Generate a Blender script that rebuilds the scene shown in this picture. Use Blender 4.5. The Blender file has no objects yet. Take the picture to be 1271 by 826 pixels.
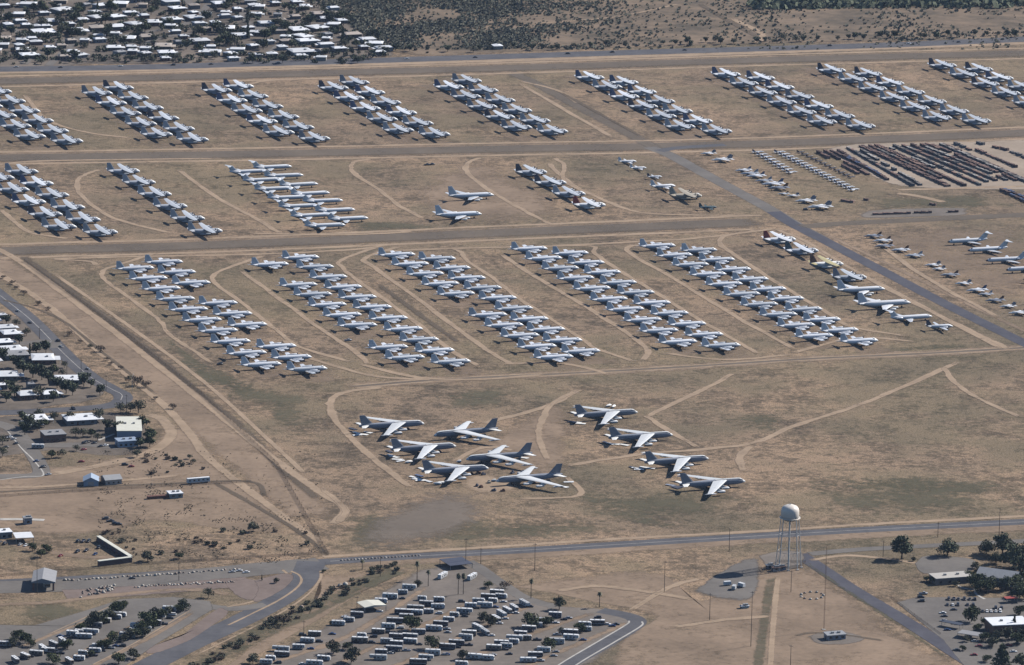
import bpy, math, random
from mathutils import Vector, Matrix
random.seed(7)
sc = bpy.context.scene
COL = sc.collection
# ------------------------------------------------------------------ camera model (photo frame 1271 x 826)
PW, PH, F = 1271.0, 826.0, 6800.0
PITCH, ROLL, ALT = math.radians(13.3), math.radians(1.15), 960.0
DIST = ALT / math.tan(PITCH)
CAM = Vector((0, -DIST, ALT))
FWD = Vector((0, math.cos(PITCH), -math.sin(PITCH)))
UP0 = Vector((0, math.sin(PITCH), math.cos(PITCH)))
X0 = Vector((1, 0, 0))
RGT = X0 * math.cos(ROLL) + UP0 * math.sin(ROLL)
UPV = -X0 * math.sin(ROLL) + UP0 * math.cos(ROLL)

def G(px, py, z=0.0):
    """survey point of the photograph -> point on the ground (or at height z)"""
    d = FWD + RGT * ((px - PW / 2) / F) - UPV * ((py - PH / 2) / F)
    t = (z - CAM.z) / d.z
    return CAM + d * t

def ppm(py):                      # photo pixels per metre at a row of the picture
    p = G(PW / 2, py)
    return F / (p - CAM).dot(FWD)

# ------------------------------------------------------------------ materials
def new_mat(name):
    m = bpy.data.materials.new(name); m.use_nodes = True
    nt = m.node_tree; nt.nodes.clear()
    return m, nt, nt.nodes.new('ShaderNodeOutputMaterial')

def nd(nt, typ, **kw):
    n = nt.nodes.new(typ)
    for k, v in kw.items(): setattr(n, k, v)
    return n

def noise(nt, vec, scale, detail=4, rough=.6):
    n = nd(nt, 'ShaderNodeTexNoise'); n.inputs['Scale'].default_value = scale
    n.inputs['Detail'].default_value = detail; n.inputs['Roughness'].default_value = rough
    nt.links.new(vec, n.inputs['Vector']); return n.outputs['Fac']

def ramp(nt, fac, stops):
    r = nd(nt, 'ShaderNodeValToRGB'); cr = r.color_ramp
    while len(cr.elements) < len(stops): cr.elements.new(.5)
    for e, (p, c) in zip(cr.elements, stops):
        e.position = p; e.color = (c[0], c[1], c[2], 1) if isinstance(c, (tuple, list)) else (c, c, c, 1)
    nt.links.new(fac, r.inputs['Fac']); return r.outputs['Color']

def mixc(nt, fac, a, b, mode='MIX'):
    m = nd(nt, 'ShaderNodeMix', data_type='RGBA', blend_type=mode)
    for sock, v in ((m.inputs[0], fac), (m.inputs[6], a), (m.inputs[7], b)):
        if hasattr(v, 'is_linked'): nt.links.new(v, sock)
        elif isinstance(v, (int, float)): sock.default_value = v
        else: sock.default_value = (v[0], v[1], v[2], 1)
    return m.outputs[2]

def mth(nt, op, a, b=None, clamp=False):
    m = nd(nt, 'ShaderNodeMath', operation=op, use_clamp=clamp)
    for sock, v in zip(m.inputs, (a, b)):
        if v is None: continue
        if hasattr(v, 'is_linked'): nt.links.new(v, sock)
        else: sock.default_value = v
    return m.outputs[0]

def paint(name, col, rough=.6, var=.12, dirt=.18, scale=.35, metal=0.0, spec=.4):
    """painted or weathered surface: tone differs a little from object to object, plus blotchy wear"""
    m, nt, out = new_mat(name)
    b = nd(nt, 'ShaderNodeBsdfPrincipled')
    b.inputs['Roughness'].default_value = rough; b.inputs['Metallic'].default_value = metal
    b.inputs['Specular IOR Level'].default_value = spec
    tc = nd(nt, 'ShaderNodeTexCoord'); oi = nd(nt, 'ShaderNodeObjectInfo')
    n = noise(nt, tc.outputs['Object'], scale, 5)
    k = mth(nt, 'ADD', mth(nt, 'MULTIPLY', oi.outputs['Random'], var), 1 - var / 2)
    k2 = mth(nt, 'MULTIPLY', k, mth(nt, 'ADD', mth(nt, 'MULTIPLY', n, dirt * 2), 1 - dirt))
    mm = nd(nt, 'ShaderNodeVectorMath', operation='SCALE'); mm.inputs[0].default_value = col[:3]
    nt.links.new(k2, mm.inputs['Scale'])
    nt.links.new(mm.outputs[0], b.inputs['Base Color'])
    nt.links.new(b.outputs[0], out.inputs[0]); return m

def sheet_mat(name, c1, c2, scale, soft=True, rough=.9, cover=(.25, .6), fine=.25, c3=None, opac=1.0, rag=1.3, spread=.12):
    """ground surface; 'soft' attribute fades it raggedly into what lies below"""
    m, nt, out = new_mat(name)
    b = nd(nt, 'ShaderNodeBsdfPrincipled'); b.inputs['Roughness'].default_value = rough
    b.inputs['Specular IOR Level'].default_value = .15
    geo = nd(nt, 'ShaderNodeNewGeometry'); pos = geo.outputs['Position']
    n1 = noise(nt, pos, scale, 5); n2 = noise(nt, pos, fine, 3)
    f = mth(nt, 'ADD', mth(nt, 'MULTIPLY', n1, .7), mth(nt, 'MULTIPLY', n2, .3))
    stops = [(.5 - spread, c1), (.5 + spread, c2)]
    nt.links.new(ramp(nt, f, stops), b.inputs['Base Color'])
    if soft:
        at = nd(nt, 'ShaderNodeAttribute', attribute_name='soft')
        n3 = noise(nt, pos, .16, 5, .7); n4 = noise(nt, pos, .03, 4, .6)
        nn = mth(nt, 'ADD', mth(nt, 'SUBTRACT', n3, .5), mth(nt, 'SUBTRACT', n4, .5))
        a = mth(nt, 'ADD', at.outputs['Fac'], mth(nt, 'MULTIPLY', nn, rag))
        mr = nd(nt, 'ShaderNodeMapRange', interpolation_type='SMOOTHSTEP')
        nt.links.new(a, mr.inputs[0]); mr.inputs[1].default_value = cover[0]; mr.inputs[2].default_value = cover[1]
        fac = mth(nt, 'MULTIPLY', mr.outputs[0], opac)
        tr = nd(nt, 'ShaderNodeBsdfTransparent'); mx = nd(nt, 'ShaderNodeMixShader')
        nt.links.new(fac, mx.inputs[0]); nt.links.new(tr.outputs[0], mx.inputs[1]); nt.links.new(b.outputs[0], mx.inputs[2])
        nt.links.new(mx.outputs[0], out.inputs[0])
    else: nt.links.new(b.outputs[0], out.inputs[0])
    return m

def ground_mat():
    m, nt, out = new_mat('desert_grassland')
    b = nd(nt, 'ShaderNodeBsdfPrincipled'); b.inputs['Roughness'].default_value = .95; b.inputs['Specular IOR Level'].default_value = .1
    geo = nd(nt, 'ShaderNodeNewGeometry'); pos = geo.outputs['Position']
    mp = nd(nt, 'ShaderNodeMapping'); mp.inputs['Rotation'].default_value = (0, 0, math.radians(-16)); mp.inputs['Scale'].default_value = (.5, 1, 1)
    nt.links.new(pos, mp.inputs['Vector'])
    big = noise(nt, pos, .006, 5, .62); mid = noise(nt, pos, .022, 6, .65); strk = noise(nt, mp.outputs[0], .07, 5, .7); m2 = noise(nt, pos, .065, 5, .68)
    fine = noise(nt, pos, .22, 4, .7); grn = noise(nt, pos, .0045, 4, .6); tuft = noise(nt, pos, .9, 2, .6)
    f = mth(nt, 'ADD', mth(nt, 'ADD', mth(nt, 'MULTIPLY', mid, .34), mth(nt, 'MULTIPLY', m2, .26)), mth(nt, 'ADD', mth(nt, 'MULTIPLY', strk, .15), mth(nt, 'MULTIPLY', fine, .36)))
    base = ramp(nt, f, [(.42, (.066, .052, .037)), (.475, (.120, .092, .066)), (.525, (.170, .128, .091)), (.58, (.305, .219, .153))])
    gm = ramp(nt, mth(nt, 'ADD', mth(nt, 'MULTIPLY', grn, .6), mth(nt, 'MULTIPLY', mid, .4)), [(.455, 0.), (.555, .9)])
    gc = ramp(nt, f, [(.43, (.066, .061, .038)), (.57, (.158, .133, .089))])
    c = mixc(nt, mth(nt, 'MULTIPLY', gm, .75), base, gc)
    c = mixc(nt, .85, c, ramp(nt, big, [(.38, (.78, .78, .78)), (.62, (1.2, 1.14, 1.08))]), 'MULTIPLY')
    c = mixc(nt, .75, c, ramp(nt, tuft, [(.38, (.5, .52, .48)), (.58, (1.2, 1.2, 1.2))]), 'MULTIPLY')
    weed = noise(nt, pos, .33, 3, .75)
    c = mixc(nt, .8, c, ramp(nt, weed, [(.56, (1., 1., 1.)), (.66, (.58, .6, .55))]), 'MULTIPLY')
    nt.links.new(c, b.inputs['Base Color'])
    bp = nd(nt, 'ShaderNodeBump'); bp.inputs['Strength'].default_value = .5; bp.inputs['Distance'].default_value = .5
    nt.links.new(mth(nt, 'ADD', fine, tuft), bp.inputs['Height']); nt.links.new(bp.outputs[0], b.inputs['Normal'])
    nt.links.new(b.outputs[0], out.inputs[0]); return m

def leaf_mat(name, c1, c2):
    m, nt, out = new_mat(name)
    b = nd(nt, 'ShaderNodeBsdfPrincipled'); b.inputs['Roughness'].default_value = .8; b.inputs['Specular IOR Level'].default_value = .2
    geo = nd(nt, 'ShaderNodeNewGeometry'); oi = nd(nt, 'ShaderNodeObjectInfo')
    n = noise(nt, geo.outputs['Position'], .5, 3)
    f = mth(nt, 'ADD', mth(nt, 'MULTIPLY', n, .6), mth(nt, 'MULTIPLY', oi.outputs['Random'], .4))
    nt.links.new(ramp(nt, f, [(.3, c1), (.65, c2)]), b.inputs['Base Color']); nt.links.new(b.outputs[0], out.inputs[0]); return m

M = {}
def mats():
    P = paint
    M['grey'] = P('aircraft_grey', (.43, .455, .50), .36, .2, .2, .35, 0, .6); M['palegrey'] = P('aircraft_pale_grey', (.74, .76, .80), .36, .16, .15, .35, 0, .6); M['white'] = P('aircraft_white', (.78, .785, .80), .35, .1, .12, .35, 0, .6)
    M['silver'] = P('aircraft_silver_grey', (.62, .645, .68), .36, .2, .2, .35, 0, .6); M['wing'] = P('aircraft_wing_grey', (.55, .565, .59), .34, .16, .18, .35, 0, .7)
    M['cover'] = P('white_preservation_coat', (.78, .77, .74), .7); M['dark'] = P('dark_grey_paint', (.06, .065, .09)); M['bomber'] = P('bomber_dark_grey', (.26, .275, .315), .4, .16, .2, .35, 0, .5)
    M['bomberwing'] = P('bomber_wing_grey', (.66, .665, .66), .42, .12, .2, .35, 0, .6); M['red'] = P('faded_red_paint', (.32, .06, .045)); M['rust'] = P('rust_brown', (.16, .075, .05))
    M['yellow'] = P('faded_yellow', (.52, .45, .24)); M['tan'] = P('tan_paint', (.42, .37, .29)); M['bluepaint'] = P('dull_blue_paint', (.10, .13, .22)); M['teal'] = P('dark_teal_paint', (.05, .10, .12))
    M['rubber'] = P('tyre_rubber', (.02, .02, .02), .9); M['glass'] = P('dark_window_glass', (.02, .025, .03), .15, .1, .05, 1, 0, .6)
    M['metal'] = P('bare_metal', (.35, .36, .37), .35, .1, .15, .5, .6); M['steel'] = P('galvanised_steel', (.36, .36, .36), .5, .1, .2, .5, .3)
    M['wood'] = P('weathered_pole_wood', (.07, .055, .045), .9); M['bark'] = P('tree_bark', (.08, .06, .045), .9)
    M['stucco'] = P('tan_stucco', (.25, .20, .165), .9, .4); M['stuccow'] = P('pale_stucco', (.33, .31, .29), .9, .3); M['brick'] = P('red_brown_brick', (.22, .12, .09), .9, .3)
    M['roofw'] = P('white_roof_coating', (.64, .65, .67), .7, .35, .22, .25); M['rooft'] = P('tan_roof_gravel', (.36, .31, .27), .9, .3); M['roofg'] = P('grey_shingle', (.26, .26, .27), .9, .25)
    M['roofy'] = P('cream_metal_roof', (.60, .585, .50), .6); M['sheetblue'] = P('blue_grey_sheet_metal', (.30, .36, .45), .5)
    M['rvroof'] = P('rv_roof_white', (.60, .60, .60), .4, .55, .2); M['rvw'] = P('rv_white', (.56, .56, .56), .4, .4); M['rvt'] = P('rv_tan', (.27, .235, .20), .5, .3); M['rvg'] = P('rv_grey', (.17, .175, .195), .5, .4); M['rvd'] = P('rv_dark', (.07, .07, .085), .4, .4)
    M['carw'] = P('car_white', (.7, .7, .7), .3); M['cars'] = P('car_silver', (.35, .36, .38), .3); M['card'] = P('car_dark', (.03, .032, .04), .3); M['carb'] = P('car_blue', (.03, .06, .16), .3); M['carr'] = P('car_red', (.25, .03, .03), .3)
    M['conc'] = P('pale_concrete', (.45, .42, .38), .9); M['rock'] = P('pale_boulder', (.44, .40, .35), .9, .5); M['rockd'] = P('brown_boulder', (.24, .19, .16), .9, .4)
    M['towersteel'] = P('pale_tower_steel', (.62, .60, .57), .5); M['crated'] = P('dark_crate', (.15, .098, .085), .9, .6); M['crateb'] = P('brown_crate', (.24, .15, .12), .9, .5); M['crateg'] = P('grey_crate', (.19, .175, .165), .9, .5, .18, .35, 0, .1); M['cratew'] = P('pale_crate', (.40, .375, .35), .9, .35, .18, .35, 0, .1)
    M['tank'] = P('cream_tank_paint', (.76, .69, .61), .4, .02, .12, .2, 0, .5)
    M['leafd'] = leaf_mat('dark_leaves', (.048, .062, .04), (.115, .13, .08)); M['leafg'] = leaf_mat('green_leaves', (.05, .065, .03), (.105, .12, .06))
    M['leafo'] = leaf_mat('olive_leaves', (.078, .082, .054), (.155, .15, .1)); M['shrub'] = leaf_mat('shrub_leaves', (.085, .09, .058), (.17, .162, .112)); M['leafb'] = leaf_mat('brown_twigs', (.08, .06, .045), (.15, .11, .08))
    M['scrub'] = leaf_mat('desert_scrub', (.082, .086, .062), (.165, .155, .115)); M['weed'] = leaf_mat('dry_weed', (.11, .09, .063), (.17, .135, .095))
    M['ground'] = ground_mat()
    S = sheet_mat
    M['asphalt'] = S('old_asphalt', (.076, .075, .083), (.112, .109, .115), .05, True, .85, (.0, .25))
    M['asphaltd'] = S('dark_asphalt', (.065, .063, .078), (.09, .088, .102), .05, True, .85, (.0, .25))
    M['asphaltp'] = S('pale_asphalt', (.125, .113, .103), (.172, .155, .139), .03, True, .9, (.05, .5), rag=.8)
    M['taxi'] = S('taxiway_grey', (.135, .112, .09), (.185, .152, .12), .02, True, .9, (.1, .9), opac=.7, rag=.8)
    M['dirt'] = S('pale_bare_dirt', (.285, .21, .146), (.39, .286, .198), .05, True, .95, (.1, .85), opac=.93, rag=1.4); M['worn'] = S('worn_standing_soil', (.225, .166, .122), (.325, .24, .175), .04, True, .95, (.3, 1.2), opac=.5, rag=2.2)
    M['dirtm'] = S('trodden_dirt', (.215, .158, .112), (.345, .25, .176), .02, True, .95, (.25, 1.0), opac=.8, rag=1.6)
    M['ditch'] = S('dark_brown_verge', (.105, .082, .06), (.15, .117, .086), .02, True, .95, (.2, 1.0), opac=.8)
    M['grass'] = S('dull_green_grass', (.082, .080, .05), (.145, .13, .085), .03, True, .95, (.3, 1.2), opac=.6, rag=2.6)
    M['gravel'] = S('grey_gravel', (.135, .116, .10), (.20, .17, .145), .03, True, .95, (.1, .8), rag=1.0)
    M['apron'] = S('worn_grey_apron', (.16, .132, .107), (.205, .168, .135), .02, True, .95, (.1, .9), opac=.8, rag=1.2)
    M['yardpad'] = S('pale_yard_hardstand', (.26, .208, .16), (.36, .288, .222), .02, True, .95, (.1, .7))
    M['redgravel'] = S('red_brown_gravel', (.15, .115, .1), (.20, .155, .135), .04, True, .95, (.1, .45))
    M['town'] = S('town_yard_soil', (.085, .072, .06), (.19, .155, .125), .012, True, .95, (.1, .6), .12)
    M['scrubsoil'] = S('scrubland_soil', (.095, .077, .056), (.215, .158, .11), .016, True, .95, (.2, .9), .09, spread=.1)
    M['line'] = S('pale_road_line', (.34, .32, .29), (.48, .45, .41), .1, True, .8, (.0, .6), rag=.7)
mats()

# ------------------------------------------------------------------ mesh building
class MB:
    def __init__(s): s.v = []; s.f = []; s.sm = []; s.soft = []
    def add(s, vs, fs, smooth=False, soft=None):
        o = len(s.v); s.v += [tuple(v) for v in vs]; s.f += [tuple(i + o for i in f) for f in fs]; s.sm += [smooth] * len(fs)
        s.soft += soft if soft else [1.0] * len(vs); return s
    def box(s, x0, x1, y0, y1, z0, z1, tx=0, ty=0):
        """box, top shrunk by tx,ty on each side"""
        vs = [(x0, y0, z0), (x1, y0, z0), (x1, y1, z0), (x0, y1, z0), (x0 + tx, y0 + ty, z1), (x1 - tx, y0 + ty, z1), (x1 - tx, y1 - ty, z1), (x0 + tx, y1 - ty, z1)]
        return s.add(vs, [(0, 3, 2, 1), (4, 5, 6, 7), (0, 1, 5, 4), (1, 2, 6, 5), (2, 3, 7, 6), (3, 0, 4, 7)])
    def tube(s, a, b, r0, r1=None, n=8, caps=True):
        a, b = Vector(a), Vector(b); r1 = r0 if r1 is None else r1
        d = (b - a).normalized(); u = d.orthogonal().normalized(); w = d.cross(u)
        vs = []
        for p, r in ((a, r0), (b, r1)):
            for i in range(n):
                t = 2 * math.pi * i / n; vs.append(p + u * (math.cos(t) * r) + w * (math.sin(t) * r))
        fs = [(i, (i + 1) % n, n + (i + 1) % n, n + i) for i in range(n)]
        s.add(vs, fs, n > 5)
        if caps: s.add(vs, [tuple(range(n - 1, -1, -1)), tuple(range(n, 2 * n))])
        return s
    def loft(s, secs, n=14, pw=2.0, cy=0.0):
        """body along x: sections (x, z centre, half width, half height); pw>2 squares the section"""
        vs = []
        for (x, zc, ry, rz) in secs:
            for i in range(n):
                t = 2 * math.pi * (i + .5) / n; c, q = math.cos(t), math.sin(t)
                vs.append((x, cy + ry * math.copysign(abs(c) ** (2 / pw), c), zc + rz * math.copysign(abs(q) ** (2 / pw), q)))
        fs = []
        for k in range(len(secs) - 1):
            for i in range(n):
                j = (i + 1) % n; fs.append((k * n + i, k * n + j, (k + 1) * n + j, (k + 1) * n + i))
        s.add(vs, fs, True); L = (len(secs) - 1) * n
        s.add(vs, [tuple(range(n)), tuple(range(L + n - 1, L - 1, -1))]); return s
    def foil(s, r, t, th=.12):
        """aerofoil panel from root r to tip t, each (LE point, chord, thickness axis)"""
        vs = []
        for (le, ch, ax) in (r, t):
            le = Vector(le); ax = Vector(ax); bk = Vector((-1, 0, 0))
            for (u, w) in ((0, 0), (.12, .75), (.4, 1), (.75, .55), (1, .05), (1, -.05), (.75, -.3), (.4, -.6), (.12, -.5)):
                vs.append(le + bk * (u * ch) + ax * (w * th * ch * .5))
        n = 9
        fs = [(i, (i + 1) % n, n + (i + 1) % n, n + i) for i in range(n)]
        return s.add(vs, fs + [tuple(range(n - 1, -1, -1)), tuple(range(n, 2 * n))])
    def lathe(s, prof, n=20, c=(0, 0, 0)):
        vs = [(c[0] + r * math.cos(2 * math.pi * i / n), c[1] + r * math.sin(2 * math.pi * i / n), c[2] + z) for (r, z) in prof for i in range(n)]
        fs = [(k * n + i, k * n + (i + 1) % n, (k + 1) * n + (i + 1) % n, (k + 1) * n + i) for k in range(len(prof) - 1) for i in range(n)]
        s.add(vs, fs, True); L = (len(prof) - 1) * n
        return s.add(vs, [tuple(range(n - 1, -1, -1)), tuple(range(L, L + n))])
    def build(s, name, mat, parent=None, softattr=False, loc=None):
        me = bpy.data.meshes.new(name); me.from_pydata(s.v, [], s.f); me.polygons.foreach_set('use_smooth', s.sm)
        if softattr: me.attributes.new('soft', 'FLOAT', 'POINT').data.foreach_set('value', s.soft)
        me.materials.append(M[mat] if isinstance(mat, str) else mat); me.update()
        o = bpy.data.objects.new(name, me); COL.objects.link(o)
        if parent is not None: o.parent = parent; KIDS.setdefault(parent.name, []).append(o)
        if loc is not None: o.location = loc
        return o

KIDS = {}
def thing(name, label, cat, loc=(0, 0, 0), rz=0.0, group=None):
    o = bpy.data.objects.new(name, None); COL.objects.link(o); o.empty_display_size = .5
    o.location = loc; o.rotation_euler = (0, 0, rz); tag(o, label, cat, group); return o
def tag(o, label, cat, group=None):
    o['label'] = label; o['category'] = cat
    if group: o['group'] = group
    return o
def copy_tree(o, parent=None):
    c = o.copy(); COL.objects.link(c)
    if parent is not None: c.parent = parent; KIDS.setdefault(parent.name, []).append(c)
    for k in KIDS.get(o.name, []): copy_tree(k, c)
    return c
USED = set()
def put(proto, loc, rz, label, group=None, scale=None):
    """the prototype itself the first time, then copies of it and all its parts"""
    if proto.name in USED: o = copy_tree(proto)
    else: USED.add(proto.name); o = proto
    o.location = loc; o.rotation_euler = (0, 0, rz); o['label'] = label
    if group: o['group'] = group
    if scale is not None: o.scale = scale
    return o
def drop_unused(protos):
    for p in protos:
        if p.name not in USED:
            for k in KIDS.get(p.name, []):
                for q in KIDS.get(k.name, []): bpy.data.objects.remove(q)
                bpy.data.objects.remove(k)
            bpy.data.objects.remove(p)
def nth(n):
    w = ['zeroth', 'first', 'second', 'third', 'fourth', 'fifth', 'sixth', 'seventh', 'eighth', 'ninth', 'tenth', 'eleventh', 'twelfth']
    return w[n] if n < len(w) else '%d%s' % (n, 'th' if 10 < n % 100 < 14 else {1: 'st', 2: 'nd', 3: 'rd'}.get(n % 10, 'th'))
def bands(items, nb, fmt):
    """items (px, py, setter): name each by its place from the left within bands counted from the front"""
    it = sorted(items, key=lambda t: -t[1]); n = len(it)
    for b in range(nb):
        row = sorted(it[b * n // nb:(b + 1) * n // nb], key=lambda t: t[0])
        for i, t in enumerate(row): t[2]['label'] = fmt.format(o=nth(i + 1), b=nth(b + 1))
# ------------------------------------------------------------------ aircraft (nose towards +x, wheels on z = 0, origin under mid-fuselage)
def wheels(root, pts, r=.55, w=.35, strut=1.2):
    for (x, y) in pts:
        m = MB(); m.tube((x, y, r * .8), (x, y, r + strut), .14, .18, 6); g = m.build('landing_gear', 'metal', root)
        MB().tube((x, y - w, r), (x, y + w, r), r, r, 10).build('wheel', 'rubber', g)

def nacelle(root, x0, x1, y, z, r, mat, prop=0, inlet='dark', blades=4):
    L = x1 - x0
    e = MB().loft([(x0, z, r * .25, r * .25), (x0 + L * .25, z, r * .75, r * .8), (x0 + L * .6, z, r, r), (x1 - L * .06, z, r * .85, r * .9), (x1, z, r * .5, r * .55)], 10, 2, y).build('engine', mat, root)
    if prop:
        p = MB(); p.loft([(x1, z, .35, .35), (x1 + .5, z, .3, .3), (x1 + .8, z, .05, .05)], 8, 2, y)
        for k in range(blades):
            a = 2 * math.pi * k / blades + .5; c, s_ = math.cos(a), math.sin(a)
            q = [(x1 + .25, .2), (x1 + .45, -.2)]
            vs = []
            for rr, wd in ((.25, .16), (prop * .6, .24), (prop, .14)):
                for (dx, sg) in ((-.06, -1), (.06, -1), (.06, 1), (-.06, 1)):
                    vs.append((x1 + .35 + dx + sg * .05, y + c * rr - s_ * sg * wd, z + s_ * rr + c * sg * wd))
            fs = [(a0 + i, a0 + (i + 1) % 4, a0 + 4 + (i + 1) % 4, a0 + 4 + i) for a0 in (0, 4) for i in range(4)] + [(8, 9, 10, 11)]
            p.add(vs, fs)
        p.build('propeller', 'dark', e)
    else:
        MB().tube((x1 - .02, y, z), (x1 + .04, y, z), r * .45, r * .45, 10).build('intake', inlet, e)
    return e

def cargo_plane(label, body='grey', fin='grey', wing='wing', nose='cover'):
    t = thing('cargo_plane', label, 'cargo plane')
    MB().loft([(13.9, 2.75, 1.15, 1.1), (12.6, 2.95, 1.7, 1.65), (11.2, 3.1, 2.0, 2.1), (9, 3.15, 2.15, 2.3), (0, 3.15, 2.15, 2.3), (-4, 3.2, 2.15, 2.25), (-8, 3.75, 1.85, 1.75), (-11.5, 4.5, 1.2, 1.1), (-14.2, 5.0, .45, .5), (-14.9, 5.1, .1, .15)], 16, 2.2).build('fuselage', body, t)
    MB().loft([(13.9, 2.75, 1.16, 1.11), (14.6, 2.65, .75, .72), (14.95, 2.6, .2, .2)], 14).build('radome', nose, t)
    MB().loft([(12.9, 3.95, 1.05, .5), (11.6, 4.6, 1.55, .55), (10.5, 4.85, 1.6, .5)], 10).build('cockpit', nose, t)
    for s in (1, -1):
        MB().foil(((4.4, 0, 5.45), 5.7, (0, 0, 1)), ((4.4, s * 8.2, 5.6), 5.5, (0, 0, 1)), .15).foil(((4.4, s * 8.2, 5.6), 5.5, (0, 0, 1)), ((3.4, s * 20.2, 5.95), 3.1, (0, 0, 1)), .14).build('wing', wing, t)
        MB().foil(((-9.6, s * .3, 5.2), 4.6, (0, 0, 1)), ((-11.0, s * 8.0, 5.3), 2.2, (0, 0, 1)), .12).build('tailplane', wing, t)
        for y in (4.95, 10.15): nacelle(t, 1.0, 7.0, s * y, 5.0, .85, body, 2.05)
        MB().loft([(4.5, 1.5, .2, .3), (3, 1.45, .75, .8), (-3, 1.45, .75, .8), (-5, 1.6, .2, .3)], 10, 3, s * 2.2).build('gear_fairing', body, t)
    MB().foil(((-7.3, 0, 5.0), 7.2, (0, 1, 0)), ((-11.6, 0, 11.7), 3.2, (0, 1, 0)), .11).build('tail_fin', fin, t)
    wheels(t, [(10.3, 0), (.8, 2.4), (.8, -2.4), (-1.2, 2.4), (-1.2, -2.4)], .6, .3, .5)
    return t

def patrol_plane(label, body='palegrey', fin='palegrey'):
    t = thing('patrol_plane', label, 'patrol plane')
    MB().loft([(15.0, 3.1, .8, .8), (13.8, 3.3, 1.3, 1.4), (12, 3.4, 1.75, 1.85), (9, 3.4, 1.9, 1.95), (-4, 3.4, 1.9, 1.95), (-9, 3.65, 1.5, 1.55), (-13, 4.1, .75, .85), (-15.6, 4.4, .3, .35)], 16).build('fuselage', body, t)
    MB().loft([(15.0, 3.1, .81, .81), (15.7, 3.0, .5, .5), (16.1, 2.95, .12, .12)], 12).build('radome', 'cover', t)
    MB().loft([(13.6, 4.25, .8, .35), (12.7, 4.85, 1.2, .45), (11.6, 5.1, 1.2, .35)], 10).build('cockpit', 'cover', t)
    MB().loft([(-15.6, 4.4, .3, .32), (-18.6, 4.55, .16, .16), (-18.9, 4.55, .05, .05)], 8).build('tail_boom', 'cover', t)
    for s in (1, -1):
        MB().foil(((4.2, s * 1.2, 2.5), 6.3, (0, 0, 1)), ((2.4, s * 15.2, 3.6), 2.9, (0, 0, 1)), .14).build('wing', body, t)
        MB().foil(((-10.4, s * .4, 4.6), 4.2, (0, 0, 1)), ((-12.2, s * 6.5, 5.2), 1.9, (0, 0, 1)), .12).build('tailplane', body, t)
        for y in (4.6, 9.0): nacelle(t, -.5, 7.3, s * y, 3.15 + y * .03, .78, body, 2.05)
    MB().foil(((-8.2, 0, 4.9), 7.2, (0, 1, 0)), ((-12.0, 0, 10.4), 3.3, (0, 1, 0)), .11).build('tail_fin', fin, t)
    wheels(t, [(10.0, 0), (.5, 4.6), (.5, -4.6)], .6, .45, 1.2)
    return t

def tee_tail_jet(label, body='white', wing='silver', nose='white'):
    t = thing('tee_tail_jet', label, 'airliner')
    MB().loft([(16.2, 3.0, .9, .9), (14.8, 3.2, 1.4, 1.45), (12.5, 3.3, 1.66, 1.75), (-8, 3.3, 1.66, 1.75), (-12.5, 3.6, 1.2, 1.3), (-16.5, 4.0, .5, .7), (-17.8, 4.1, .15, .2)], 16).build('fuselage', body, t)
    MB().loft([(16.2, 3.0, .91, .91), (17.2, 2.85, .6, .6), (17.8, 2.75, .15, .15)], 12).build('radome', nose, t)
    MB().loft([(15.6, 3.85, .8, .25), (14.6, 4.45, 1.15, .3), (13.8, 4.7, 1.15, .25)], 10).build('cockpit', 'cover' if nose != 'dark' else 'dark', t)
    for s in (1, -1):
        MB().foil(((1.5, s * 1.2, 2.2), 6.6, (0, 0, 1)), ((-5.2, s * 14.2, 3.0), 1.9, (0, 0, 1)), .12).build('wing', wing, t)
        MB().foil(((-15.2, s * .1, 9.0), 4.2, (0, 0, 1)), ((-18.6, s * 5.6, 9.0), 1.7, (0, 0, 1)), .12).build('tailplane', wing, t)
        nacelle(t, -13.5, -8.2, s * 2.6, 3.7, .85, body)
    MB().foil(((-10.2, 0, 4.7), 6.6, (0, 1, 0)), ((-14.6, 0, 9.1), 4.4, (0, 1, 0)), .11).build('tail_fin', body, t)
    wheels(t, [(12.0, 0), (-2.5, 2.4), (-2.5, -2.4)], .55, .4, 1.2)
    return t

def four_jet(label, body='palegrey', wing='silver', fin=None, k=1.0):
    t = thing('swept_wing_tanker', label, 'jet transport')
    MB().loft([(18.6, 3.4, 1.0, 1.0), (17, 3.65, 1.5, 1.6), (14, 3.9, 1.83, 2.05), (-8, 3.9, 1.83, 2.05), (-14, 4.3, 1.25, 1.4), (-19.2, 4.8, .45, .6), (-20.6, 4.9, .12, .2)], 16).build('fuselage', body, t)
    MB().loft([(18.6, 3.4, 1.01, 1.01), (19.8, 3.2, .6, .6), (20.4, 3.1, .15, .15)], 12).build('radome', 'cover', t)
    MB().loft([(17.8, 4.45, .9, .3), (16.6, 5.2, 1.3, .35), (15.6, 5.5, 1.3, .3)], 10).build('cockpit', 'cover', t)
    for s in (1, -1):
        MB().foil(((7.0, s * 1.3, 2.7), 9.5, (0, 0, 1)), ((-6.8, s * 20.0, 4.3), 2.9, (0, 0, 1)), .12).build('wing', wing, t)
        MB().foil(((-14.2, s * .4, 5.2), 5.2, (0, 0, 1)), ((-19.2, s * 6.8, 5.9), 2.2, (0, 0, 1)), .12).build('tailplane', wing, t)
        for y, x in ((8.4, 5.0), (14.2, .8)): nacelle(t, x - 3.0, x + 2.2, s * y, 2.1 + y * .03, .85, 'cover')
    MB().foil(((-11.8, 0, 5.4), 8.2, (0, 1, 0)), ((-17.4, 0, 12.7), 3.6, (0, 1, 0)), .11).build('tail_fin', fin or body, t)
    wheels(t, [(13.5, 0), (-1.5, 3.3), (-1.5, -3.3), (-3, 3.3), (-3, -3.3)], .6, .4, 1.3)
    return t

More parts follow.
